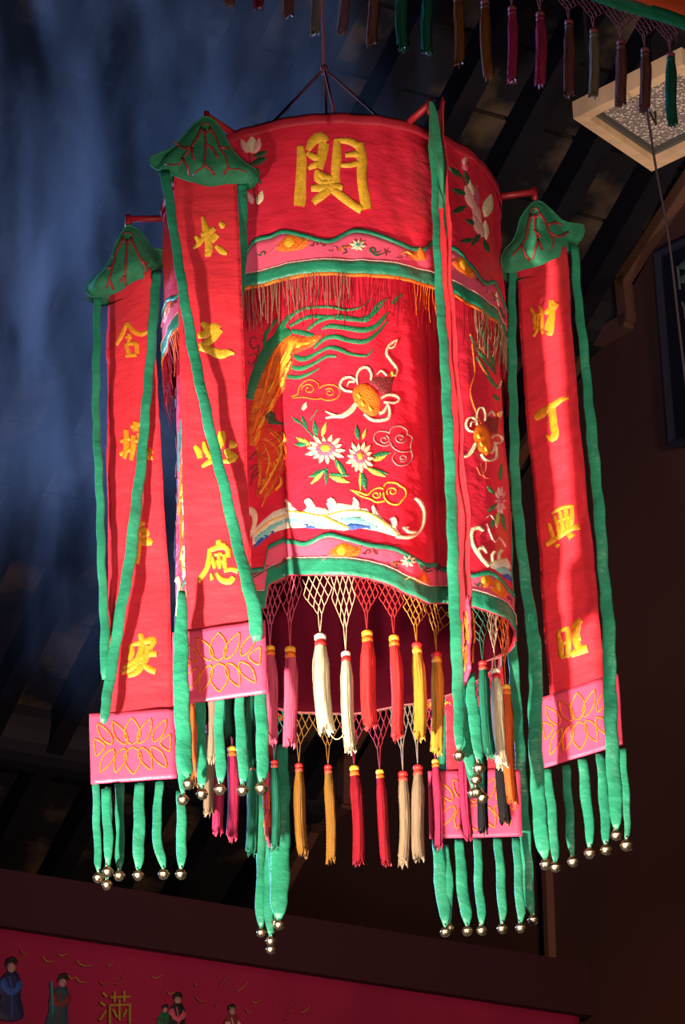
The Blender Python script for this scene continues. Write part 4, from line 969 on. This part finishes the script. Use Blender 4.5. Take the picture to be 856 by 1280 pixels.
def banner(i, name_label, rows, prow, sign, outline, apex_px, veins, chars, ribs, zstrip_top, cm=GOLDY, psign=None, front=True, chm=None, pth=None):
    tip = TIPS[i]; Y = tip.y
    root = empty('streamer_banner', (tip.x, tip.y, tip.z), name_label, 'streamer', 'banner streamers around the lantern')
    S = ruled(rows, Y, WSTR, sign)
    z0 = zstrip_top+.012; z1 = ZPT-.01
    st = cloth(S, -WSTR/2, WSTR/2, z0, z1, 'strip', REDB, root)
    mb = MB()
    for s in (-1, 1): mb.tube([S(s*WSTR/2, lerp(z0, z1, j/60), .0) for j in range(61)], .0014, 5)
    mb.build('strip_hem', REDB, st)
    g = (0, (z0+z1)/2)
    for cname, strokes in chars:
        mb = MB()
        for s in strokes: stroke(mb, S, [(p[0], p[1], p[2]*1.25) for p in s], g, .0022, 0, step=3)
        mb.build(cname, chm or cm, st)
    if pth is None: SP = ruled(prow, Y, WPCH, psign or sign); WP_ = WPCH
    else:
        xl, xr, yy = prow[0]; WP_ = px2m(xr-xl, at_Y((xl+xr)/2, yy, Y))/cos(pth); TX_ = sorted([(at_Y((a+b)/2, y, Y).z, at_Y((a+b)/2, y, Y).x) for a, b, y in prow])
        def SP(u, z, off=0):
            k = .003*noise.noise(Vector((u*20+Y*31, Y*7, z*14)))
            return Vector((tab(TX_, z), Y, z))+Vector((cos(pth), sin(pth), 0))*u+Vector((sin(pth), -cos(pth), 0))*(off+k)
    pc = cloth(SP, -WP_/2, WP_/2, ZPT, ZPB, 'lotus_pocket', PINK, root, off=.005, nz=16, solid=.004)
    mb = MB()
    for off_ in ((.0075, 1), (-.0015, -1)):
        for P in PETALS:
            sp = spline([p+(1,) for p in P], .03, True)
            rws = []; 
            for p in sp+sp[:1]:
                s = (p[0]-.5)*WP_*.94; z = lerp(ZPT, ZPB, .04+.92*p[1]); rws.append(SP(max(-WP_*.49, min(WP_*.49, s)), z, off_[0]))
            mb.tube(rws, .0016, 5, cap=False)
    mb.build('lotus_stitching', ORANGE, pc)
    for r in ribs:
        kw = dict(r[1]) if len(r) > 1 else {}
        dy = kw.pop('dy', None); P0 = r[0]
        if dy is None:
            p = P0[0]; u_, z_ = solve(SP, p[0], p[1]-6, (0, ZPB)); dy = SP(u_, ZPB).y-Y+.004; P0 = [(p[0], p[1]-7, p[2])]+P0[1:]
        rib(root, P0, Y+dy, **kw)
    if outline:
        leaf_cap(root, outline, apex_px, veins, Y, (tip.x, tip.z-.05))
    mb = MB(); mb.tube([tip+Vector((0, 0, -.012)), Vector((tip.x, Y, z0-.002))], .0028, 6); mb.tube([S(s*WSTR*.4, z0-.002, -.004) for s in (-1, 1)], .003, 6)
    mb.build('hanger_rod', REDPAINT, root)
    return root, S, SP
def zrow(x, y, Y): return at_Y(x, y, Y).z
# --- A : front left
vA = [[(256, 162), (257, 178), (256, 196), (254, 208), (246, 214), (241, 219)], [(254, 206), (262, 211), (268, 219)], [(252, 160), (245, 175), (236, 188), (228, 198), (222, 206), (206, 205)], [(228, 198), (234, 208), (237, 219)], [(238, 186), (226, 184), (218, 178)], [(240, 185), (240, 193), (243, 200)], [(262, 160), (270, 172), (275, 186), (282, 196), (286, 210), (300, 212), (308, 216)], [(286, 208), (280, 218)], [(274, 184), (286, 186)], [(256, 180), (266, 186), (272, 198)]]
z0 = zrow(257, 222, TIPS[1].y)
a_rows = [(217, 296, 228), (222, 301, 330), (226, 306, 480), (229, 309, 600), (232, 313, 700), (235, 316, 785)]
qiu = [[(251, 294, 4), (259, 292, 7), (268, 286, 5)], [(253, 272, 3), (258, 290, 8), (261, 305, 8), (260, 318, 7), (256, 320, 3)], [(244, 296, 4), (248, 301, 5), (247, 306, 2)], [(241, 311, 2.5), (248, 306, 5), (255, 297, 4)], [(271, 294, 7), (265, 301, 6), (263, 303, 3)], [(270, 308, 4), (277, 314, 7), (284, 318, 3)], [(275, 279, 4), (279, 283, 7), (281, 284, 3)]]
zhi = [[(252, 404, 5), (259, 410, 8), (256, 416, 4)], [(247, 420, 6), (257, 418, 9), (268, 411, 12), (274, 413, 8)], [(274, 412, 9), (266, 423, 8), (256, 431, 7), (249, 435, 9)], [(250, 434, 8), (262, 438, 8), (275, 443, 10), (286, 441, 7), (293, 443, 2)]]
bi = [[(244, 558, 5), (249, 566, 7), (250, 574, 5)], [(255, 553, 4), (257, 562, 6), (262, 570, 5), (265, 576, 5)], [(265, 576, 6), (258, 580, 5), (252, 584, 3)], [(277, 540, 6), (277, 549, 9), (274, 561, 5)], [(287, 556, 9), (293, 557, 7), (296, 559, 3)], [(283, 562, 5), (287, 569, 9), (294, 572, 7), (288, 576, 6), (279, 577, 4)], [(258, 569, 4), (268, 572, 5), (276, 576, 6)]]
ying = [[(273, 676, 6), (276, 682, 7), (282, 682, 5)], [(262, 687, 4), (262, 698, 6), (258, 712, 5), (250, 724, 5), (248, 729, 3)], [(263, 688, 5), (274, 684, 6), (284, 686, 6), (286, 698, 6)], [(266, 697, 3), (268, 706, 5), (268, 712, 2)], [(274, 692, 3), (274, 704, 5), (275, 712, 3)], [(281, 694, 4), (281, 706, 5), (284, 716, 3)], [(268, 694, 3), (278, 693, 4)], [(270, 702, 3), (282, 702, 4)], [(264, 718, 3), (266, 726, 5)], [(271, 717, 4), (277, 725, 6), (287, 727, 7), (292, 722, 5)], [(280, 714, 4), (290, 712, 5), (298, 714, 6)]]
ribA = [([(206, 214, 13), (213, 260, 12), (222, 320, 12), (233, 390, 13), (246, 460, 14), (262, 535, 14), (278, 600, 14), (292, 660, 15), (306, 715, 17), (317, 760, 18), (322, 800, 18)], dict(bell=False, dy=-.035)),
        ([(303, 228, 12), (303, 300, 12), (300, 370, 11), (297, 420, 9)], dict(bell=False, dy=.012)),
        ([(228, 740, 9), (227, 770, 15), (226, 820, 20), (227, 880, 20), (230, 930, 20), (233, 962, 18), (235, 973, 11)], dict(dy=-.03)),
        ([(228, 870, 10), (226, 930, 12), (227, 975, 10), (229, 991, 7)], dict(dy=-.014)),
        ([(250, 880, 13), (251, 930, 13), (253, 965, 13), (252, 986, 10)], {}), ([(274, 877, 13), (274, 930, 13), (277, 960, 14), (275, 980, 10)], {}),
        ([(299, 873, 12), (301, 920, 13), (304, 955, 14), (303, 979, 11)], {}), ([(325, 868, 15), (328, 920, 16), (328, 955, 16), (327, 976, 12)], dict(bs=1.1)),
        ([(243, 880, 8), (244, 930, 8), (246, 970, 8)], dict(bell=False, m_=SILK['orange'], dy=.02))]
bA = banner(1, 'red satin streamer at front left with four gold characters, one green ribbon crossing it', a_rows, [(216, 333, 785), (217.5, 334.5, 875)], 1 if thA > 0 else -1,
            [(257, 148), (244, 156), (229, 171), (217, 185), (200, 192), (188, 198), (189, 207), (203, 217), (222, 226), (240, 234), (260, 239), (282, 237), (296, 235), (312, 232), (322, 224), (321, 214), (306, 206), (290, 190), (279, 168), (268, 153)], (257, 150), vA,
            [('gold_character', qiu), ('gold_character', zhi), ('gold_character', bi), ('gold_character', ying)], ribA, z0, pth=thA)
# --- B : far left
vB = [[(159, 300), (158, 320), (156, 345), (157, 358)], [(154, 298), (146, 315), (140, 336), (136, 350), (133, 360)], [(163, 298), (170, 312), (176, 326), (182, 334), (180, 344)], [(176, 326), (184, 330)], [(157, 344), (150, 352)], [(140, 334), (134, 336)], [(136, 350), (142, 362)]]
he = [[(159, 404, 3), (153, 418, 5), (146, 432, 3)], [(160, 404, 4), (168, 415, 5), (178, 418, 5), (186, 414, 3)], [(158, 422, 3), (166, 421, 4)], [(158, 430, 4), (162, 444, 5)], [(158, 431, 3), (170, 430, 5), (172, 443, 4)], [(158, 445, 4), (172, 444, 4)], [(162, 418, 3), (161, 430, 4)]]
jing = [[(158, 538, 5), (158, 560, 6), (155, 574, 4)], [(151, 552, 4), (163, 548, 5)], [(150, 568, 5), (164, 562, 4)], [(170, 528, 6), (170, 540, 6)], [(164, 534, 4), (176, 530, 5)], [(167, 545, 5), (167, 558, 6), (164, 576, 4)], [(174, 542, 5), (178, 560, 5), (186, 571, 7), (192, 573, 3)], [(166, 552, 4), (178, 550, 4)], [(187, 560, 2), (190, 568, 6)]]
ping = [[(168, 658, 4), (176, 655, 6), (182, 654, 3)], [(174, 664, 4), (179, 662, 7), (184, 668, 6), (178, 672, 4)], [(164, 668, 3), (168, 672, 5)], [(160, 680, 3), (172, 678, 6), (184, 677, 10), (191, 680, 4)], [(174, 660, 5), (173, 685, 6), (171, 706, 5)]]
an = [[(176, 793, 5), (178, 806, 7), (174, 820, 5)], [(164, 806, 5), (164, 818, 7), (160, 826, 3)], [(166, 806, 4), (180, 803, 6), (192, 800, 7), (188, 812, 4)], [(176, 815, 6), (170, 830, 7), (160, 838, 6), (152, 842, 4)], [(186, 808, 6), (182, 824, 7), (172, 840, 6), (160, 845, 5)], [(154, 836, 5), (170, 826, 6), (186, 818, 7), (196, 818, 6)], [(176, 828, 5), (186, 836, 7), (195, 840, 6)]]
z0 = zrow(160, 355, TIPS[0].y)
b_rows = [(133, 190, 365), (134.5, 198, 500), (135, 205, 620), (136, 212, 760), (137, 217, 900)]
ribB = [([(196, 338, 13), (192, 400, 12), (186, 470, 12), (180, 540, 13), (172, 620, 14), (162, 700, 15), (150, 770, 15), (140, 830, 14), (133, 880, 13), (129, 905, 12)], dict(bell=False, dy=-.035)),
        ([(121, 370, 10), (121, 440, 10), (120, 520, 10), (124, 600, 11), (127, 700, 11), (131, 790, 12), (130, 850, 10)], dict(bell=False, dy=-.02)),
        ([(120, 985, 9), (121, 1040, 10), (123, 1080, 10), (124, 1091, 7)], {}), ([(131, 985, 11), (135, 1040, 12), (136, 1070, 11), (135, 1083, 8)], dict(dy=-.03)), ([(136, 985, 8), (136, 1050, 8), (134, 1100, 7)], dict(dy=.01, bs=.95)),
        ([(149, 986, 12), (150, 1040, 11), (150, 1078, 11), (149, 1088, 8)], {}), ([(174, 985, 13), (174, 1040, 15), (173, 1075, 14), (172, 1086, 10)], {}), ([(199, 983, 11), (196, 1040, 12), (202, 1075, 12), (204, 1085, 9)], {}),
        ([(226, 990, 11), (227, 1040, 13), (226, 1075, 12), (226, 1085, 9)], dict(dy=.01))]
thB = hang_angle(PQ[0][0], PQ[0][1], ZPT)
bB = banner(0, 'red satin streamer at far left, hazed by smoke, green ribbon crossing its gold characters', b_rows, [(112, 219, 900), (115, 221, 984)], 1 if thB > 0 else -1,
            [(160, 284), (152, 294), (145, 306), (142, 318), (135, 334), (124, 346), (110, 358), (109, 369), (118, 376), (132, 376), (152, 368), (170, 356), (186, 350), (200, 338), (209, 325), (211, 316), (201, 312), (190, 311), (182, 298), (172, 288)], (160, 286), vB,
            [('gold_character', he), ('gold_character', jing), ('gold_character', ping), ('gold_character', an)], ribB, z0, chm=GOLD, pth=thB)
# --- C : right
vC = [[(669, 268), (668, 284), (672, 300), (668, 314), (666, 324)], [(664, 268), (660, 282), (658, 296), (652, 306), (640, 320)], [(652, 306), (656, 318), (662, 326)], [(674, 266), (682, 278), (686, 290), (692, 300), (690, 312)], [(684, 282), (694, 278), (702, 282)], [(686, 290), (698, 296), (710, 290)], [(672, 300), (678, 312)], [(668, 288), (676, 296)]]
cai = [[(664, 386, 2.5), (668, 396, 4), (667, 404, 3)], [(674, 384, 3), (677, 392, 4.5), (677, 412, 4)], [(668, 394, 3), (669, 410, 4)], [(673, 394, 2), (672, 409, 3)], [(668, 395, 3), (677, 393, 3)], [(668, 403, 2.4), (676, 402, 3)], [(668, 411, 3), (676, 410, 3)], [(672, 412, 3), (667, 421, 3)], [(675, 412, 3), (680, 418, 4)], [(688, 376, 3), (690, 388, 7), (689, 404, 7), (688, 417, 6), (684, 418, 3)], [(681, 392, 4), (690, 387, 7), (697, 380, 4)], [(688, 396, 4), (684, 408, 5), (683, 414, 3)], [(691, 376, 3), (697, 384, 3)]]
ding = [[(669, 524, 6), (676, 518, 9), (690, 508, 7), (704, 499, 5), (712, 498, 3)], [(690, 511, 8), (692, 528, 8), (694, 543, 8), (690, 549, 7), (683, 545, 3)]]
xing = [[(686, 655, 4), (690, 668, 5), (692, 676, 4)], [(693, 645, 4), (697, 660, 5), (699, 672, 4)], [(700, 640, 4), (703, 655, 5), (703, 668, 4)], [(707, 636, 5), (709, 650, 5), (710, 662, 4)], [(715, 632, 4), (715, 648, 5), (713, 660, 5)], [(690, 642, 3), (703, 635, 4), (714, 633, 4)], [(698, 652, 3), (712, 646, 4)], [(683, 681, 5), (694, 674, 6), (706, 666, 6), (716, 660, 6), (726, 659, 6)], [(696, 680, 7), (695, 685, 4)], [(712, 668, 6), (716, 673, 8)]]
wang = [[(698, 792, 4), (701, 808, 6), (702, 823, 5)], [(709, 784, 5), (711, 800, 6), (709, 822, 6)], [(698, 790, 4), (710, 785, 4)], [(701, 806, 3), (710, 803, 4)], [(702, 822, 4), (712, 820, 4)], [(716, 785, 5), (723, 778, 8), (727, 775, 5)], [(722, 780, 8), (720, 798, 8), (724, 812, 7)], [(717, 800, 4), (727, 798, 5)], [(714, 820, 5), (724, 814, 9), (735, 811, 8)]]
z0 = zrow(680, 328, TIPS[3].y)
c_rows = [(648, 707, 332), (655, 715, 440), (664, 724, 550), (675, 737, 680), (684, 750, 800), (689, 756, 872)]
ribC = [([(640, 334, 9), (640, 372, 10), (640, 440, 11), (642, 520, 12), (644, 600, 13), (652, 690, 14), (663, 770, 16), (669, 830, 18), (669, 880, 18), (669, 930, 18), (672, 980, 18), (675, 1030, 18), (679, 1064, 16), (681, 1074, 10)], dict(dy=-.03)),
        ([(718, 308, 10), (723, 380, 11), (732, 460, 12), (739, 540, 14), (747, 620, 14), (753, 700, 15), (760, 780, 16), (762, 850, 17), (764, 920, 18), (768, 980, 18), (770, 1020, 16), (769, 1038, 10)], dict(dy=-.06)),
        ([(778, 935, 8), (781, 980, 9), (784, 1030, 9), (782, 1048, 8)], dict(dy=-.01, bs=1.1)),
        ([(683, 968, 11), (690, 1020, 12), (693, 1060, 12), (694, 1076, 9)], dict(bs=.95)), ([(707, 963, 11), (711, 1010, 11), (713, 1050, 11), (715, 1070, 8)], {}), ([(728, 957, 12), (733, 1000, 14), (737, 1040, 12), (737, 1060, 9)], dict(bs=1.05)),
        ([(750, 951, 12), (755, 1000, 13), (757, 1040, 12), (757, 1056, 9)], {})]
thC = hang_angle(PQ[3][0], PQ[3][1], ZPT)
bC = banner(3, 'red satin streamer on the right before the brown wall, four orange gold characters down it', c_rows, [(676, 772, 867), (677, 782, 956)], 1 if thC > 0 else -1,
            [(668, 254), (659, 262), (650, 276), (646, 292), (640, 306), (629, 318), (626, 330), (630, 344), (640, 347), (654, 342), (674, 338), (688, 330), (702, 322), (716, 310), (728, 296), (729, 282), (716, 280), (702, 276), (690, 264), (678, 255)], (668, 256), vC,
            [('gold_character', cai), ('gold_character', ding), ('gold_character', xing), ('gold_character', wang)], ribC, z0, chm=GOLD, pth=thC)
# --- D : front right, seen edge on
z0 = zrow(548, 150, TIPS[2].y)
d_rows = [(543, 552, 150), (551, 559, 230), (554, 562, 300), (558, 569, 400), (566, 577, 520), (571, 583, 640), (573, 586, 700), (577, 590, 800)]
ribD = [([(538, 135, 4), (541, 170, 8), (544, 250, 9), (547, 330, 10), (552, 400, 12), (557, 470, 13), (561, 560, 14), (565, 640, 15), (567, 730, 15), (570, 800, 15), (573, 870, 15), (574, 920, 13), (573, 938, 10)], dict(dy=-.035)),
        ([(541, 135, 6), (551, 190, 8), (556, 250, 6), (559, 300, 4)], dict(bell=False, m_=LEAF, dy=-.02)),
        ([(590, 840, 6), (589, 870, 14), (594, 910, 15), (598, 945, 13), (598, 952, 9)], dict(dy=-.03, bs=1.05)), ([(581, 850, 8), (580, 890, 14), (583, 930, 18), (590, 965, 12), (595, 966, 8)], dict(dy=-.016)),
        ([(583, 860, 8), (586, 930, 12), (596, 982, 7)], dict(dy=.002)), ([(590, 860, 8), (598, 940, 8), (603, 989, 6)], dict(dy=.01)), ([(578, 860, 8), (584, 940, 9), (590, 986, 6)], dict(dy=.014, bs=.9))]
bD = banner(2, 'front streamer turned edge on, thin red line beside one long green ribbon down the lantern', d_rows, [(577, 590, 790), (580, 589, 875)], -1,
            None, None, None, [], ribD, z0)
mb = MB(); Yd = TIPS[2].y
Sd = lambda a, b, off=0: Vector((a, Yd-.02-off, b))
pts3 = [(536, 126), (541, 128), (546, 140), (550, 165), (553, 195), (554, 215), (549, 205), (543, 180), (539, 155)]
out = [at_Y(x, y, Yd-.07) for x, y, *_ in spline([p+(1,) for p in pts3], 6, True)]
mid = sum(out, Vector())/len(out); n = len(out)
rws = [[p for p in out]]
for j in range(1, 6): rws.append([p+Vector((0, .135*j/5, -.02*sin(pi*j/5))) for p in out])
mb.grid([r+r[:1] for r in rws]); mb.add(rws[0], [tuple(range(n))]); mb.add(rws[-1], [tuple(range(n))[::-1]])
mb.build('leaf_cap', LEAF, bD[0])
# --- E : back right
z0 = zrow(569, 468, TIPS[4].y)
e_rows = [(530, 594, 470), (540, 606, 600), (550, 620, 750), (556, 635, 900), (556, 636, 970)]
ribE = [([(634, 640, 11), (637, 760, 12), (643, 850, 14), (649, 930, 14), (654, 1010, 14), (658, 1080, 15), (662, 1130, 14), (665, 1143, 9)], dict(dy=.03)),
        ([(546, 1056, 12), (551, 1100, 17), (556, 1145, 14), (557, 1158, 8)], {}), ([(574, 1057, 11), (577, 1100, 15), (583, 1145, 14), (584, 1156, 9)], {}), ([(597, 1057, 11), (598, 1100, 11), (602, 1145, 11), (602, 1156, 8)], {}),
        ([(622, 1056, 11), (626, 1100, 12), (628, 1140, 11), (627, 1153, 8)], {}), ([(645, 1055, 10), (648, 1100, 11), (651, 1140, 12), (650, 1152, 8)], {}), ([(556, 1056, 9), (562, 1110, 9), (561, 1153, 6)], dict(dy=.01, bs=.9)),
        ([(549, 520, 11), (553, 700, 12), (557, 860, 12), (550, 1000, 11)], dict(bell=False, dy=.03))]
thE = hang_angle(PQ[4][0], PQ[4][1], ZPT)
olE = [(553, 368), (540, 384), (530, 404), (514, 420), (500, 430), (503, 442), (524, 452), (548, 460), (574, 458), (598, 452), (612, 440), (604, 428), (590, 414), (580, 396), (566, 374)]
banner(4, 'back right streamer seen below the lantern, deep pink lotus pocket and five belled green ribbons', e_rows, [(535, 650, 974), (538, 651, 1057)], 1 if thE > 0 else -1, olE, (553, 370), [[(553, 380), (552, 420), (550, 450)], [(548, 380), (535, 410), (520, 430)], [(560, 380), (575, 410), (592, 435)]], [], ribE, z0, pth=thE)
# --- F : back left, edge on
z0 = zrow(313, 470, TIPS[5].y)
f_rows = [(308, 320, 470), (316, 326, 700), (330, 340, 900), (333, 343, 960)]
ribF = [([(352, 930, 14), (352, 985, 20), (351, 1040, 24), (350, 1090, 24), (349, 1130, 22), (348, 1150, 12)], dict(dy=-.03)), ([(325, 940, 12), (325, 1000, 13), (326, 1080, 11), (325, 1140, 12), (326, 1160, 8)], dict(dy=.0, bs=.9)),
        ([(338, 1050, 14), (337, 1100, 15), (336, 1140, 12), (338, 1170, 8)], dict(dy=-.008)), ([(345, 1070, 10), (346, 1120, 10), (341, 1160, 8)], dict(dy=.012, bs=.9)), ([(342, 1060, 12), (343, 1120, 12), (345, 1146, 8)], dict(dy=-.015, bs=1.0)), ([(341, 1060, 8), (339, 1120, 8), (339, 1180, 6)], dict(dy=.02, bs=.95))]
olF = [(x-243, y+12) for x, y in olE]
banner(5, 'back left streamer hanging edge on below the lantern, dark green ribbons gathered in one bunch', f_rows, [(334, 344, 975), (332, 338, 1070)], 1, olF, (310, 382), [[(310, 392), (309, 432), (307, 462)]], [], ribF, z0)

# ================================================================ UPPER VALANCE WITH TASSELS (top of the frame)
UZ = 5.5
UP0 = at_Z(838, 66, UZ)
uv_l = empty('tasselled_valance', UP0, 'straight embroidered valance at the top edge with a net fringe and shaded silk tassels', 'valance')
def Su(u, z, off=0): return UP0-ndir*u+Vector((0, 0, z-UZ))-hdir*off
UT = [(838, 66, 155, 'green'), (806, 60, 138, 'mauve'), (776, 50, 131, 'mauve'), (742, 36, 119, 'tan'), (711, 25, 119, 'mauve'), (675, 15, 106, 'magenta'), (640, 8, 101, 'magenta'), (606, 0, 96, 'brown'), (572, -8, 79, 'brown'), (535, -18, 66, 'green'), (503, -26, 61, 'green'), (468, -35, 55, 'mauve'), (432, -42, 41, 'mauve'), (397, -50, 42, 'tan'), (363, -58, 20, 'mauve'), (327, -68, 9, 'crimson'), (290, -78, 4, 'brown')]
us = []
for x, y, yb, c in UT:
    u, z = solve(Su, x, y, (0.3, UZ)); us.append((u, z))
# the row continues past the right edge
for i, ((x, y, yb, c), (u, z)) in enumerate(zip(UT, us)):
    P = Su(u, z); Q = at_Y(x+(-1 if x < 560 else 3), yb, P.y)
    dimc = c+'_shaded'
    if dimc not in SILK: SILK[dimc] = silk(dimc, tuple(q*.45 for q in SILK[c].node_tree.nodes['Principled BSDF'].inputs['Base Color'].default_value[:3])+(1,))  # darker copies of the lantern silks, weaker light up here put into the colour
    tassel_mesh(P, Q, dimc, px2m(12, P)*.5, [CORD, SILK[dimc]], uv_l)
    uL = u+.025 if i == len(us)-1 else (u+us[i+1][0])/2; uR = u-.025 if i == 0 else (u+us[i-1][0])/2
    net_mesh(Su, u, z, uL, uR, UZ+.075, CORD, uv_l, n=4, rows=4, th=.0011)
HEMZ = UZ+.075
mb = MB(); mb.grid([[Su(-.6+i*.03, HEMZ-.002+.035*j/3, .002*sin(i)) for i in range(70)] for j in range(4)]); mb.build('green_hem', GREEN, uv_l, solid=.003)
mb = MB(); mb.grid([[Su(-.6+i*.03, HEMZ+.03+.3*j/10, .006*sin(i*.6)*(1-j/10)) for i in range(70)] for j in range(11)]); mb.build('cloth', mat('orange_red_satin', (.78, .10, .03, 1), .45, bump=.5, bscale=20), uv_l, solid=.003)
mb = MB(); mb.tube([Su(-.62, HEMZ+.33, 0), Su(1.5, HEMZ+.33, 0)], .014, 10); mb.build('pole', WOOD, uv_l)
mb = MB()
for u in (-.5, 1.4):
    p = Su(u, HEMZ+.33, 0); mb.tube([p, Vector((p.x, p.y, roof_z(p)-.05))], .004, 6)
mb.build('hanging_cord', CORD, uv_l)

# ================================================================ INCENSE SMOKE
def smoke():
    m = bpy.data.materials.new('incense_smoke'); m.use_nodes = True; N = m.node_tree.nodes; L = m.node_tree.links
    N.remove(N['Principled BSDF']); out = N['Material Output']
    v = N.new('ShaderNodeVolumeScatter'); v.inputs['Color'].default_value = (.80, .88, 1, 1); v.inputs['Anisotropy'].default_value = .1
    tc = N.new('ShaderNodeTexCoord'); mp = N.new('ShaderNodeMapping'); mp.inputs['Rotation'].default_value = (0, radians(38), 0); mp.inputs['Scale'].default_value = (4.2, 1.8, 1.15)
    L.new(tc.outputs['Object'], mp.inputs[0])
    n1_ = N.new('ShaderNodeTexNoise'); n1_.inputs['Scale'].default_value = 1.7; n1_.inputs['Detail'].default_value = 4; n1_.inputs['Distortion'].default_value = .5; L.new(mp.outputs[0], n1_.inputs['Vector'])
    mr = N.new('ShaderNodeMapRange'); mr.inputs[1].default_value = .50; mr.inputs[2].default_value = .70; mr.inputs[3].default_value = .02; L.new(n1_.outputs[0], mr.inputs[0])
    # soft falloff towards the box faces
    mp2 = N.new('ShaderNodeMapping'); L.new(tc.outputs['Generated'], mp2.inputs[0]); mp2.inputs['Location'].default_value = (-1, -1, -1); mp2.inputs['Scale'].default_value = (2, 2, 2)
    gr = N.new('ShaderNodeTexGradient'); gr.gradient_type = 'SPHERICAL'; L.new(mp2.outputs[0], gr.inputs[0])
    mr2 = N.new('ShaderNodeMapRange'); mr2.inputs[1].default_value = 0; mr2.inputs[2].default_value = .45; L.new(gr.outputs['Fac'], mr2.inputs[0])
    mu = N.new('ShaderNodeMath'); mu.operation = 'MULTIPLY'; L.new(mr.outputs[0], mu.inputs[0]); L.new(mr2.outputs[0], mu.inputs[1])
    mu2 = N.new('ShaderNodeMath'); mu2.operation = 'MULTIPLY'; mu2.inputs[1].default_value = .42; L.new(mu.outputs[0], mu2.inputs[0])
    L.new(mu2.outputs[0], v.inputs['Density']); L.new(v.outputs[0], out.inputs['Volume'])
    return m
mb = MB()
sc_ = at_Y(95, 260, 5.75)
bm_r = (.85, 1.35, 1.05)
rws = []
for i in range(13):
    t = pi*i/12; rws.append([Vector((bm_r[0]*max(.002, sin(t))*cos(2*pi*k/20), bm_r[1]*max(.002, sin(t))*sin(2*pi*k/20), bm_r[2]*cos(t))) for k in range(20)])
mb.grid(rws, closed=True)
mb.f.append(tuple(range(20))[::-1]); mb.m.append(0); mb.f.append(tuple(12*20+k for k in range(20))); mb.m.append(0)
so = mb.build('incense_smoke', smoke()); so.location = sc_
import bmesh
bm_ = bmesh.new(); bm_.from_mesh(so.data); bmesh.ops.remove_doubles(bm_, verts=bm_.verts, dist=1e-5); bmesh.ops.recalc_face_normals(bm_, faces=bm_.faces); bm_.to_mesh(so.data); bm_.free()
tag(so, 'drifting bluish incense smoke at the upper left, in front of the dark roof', 'smoke', kind='stuff')
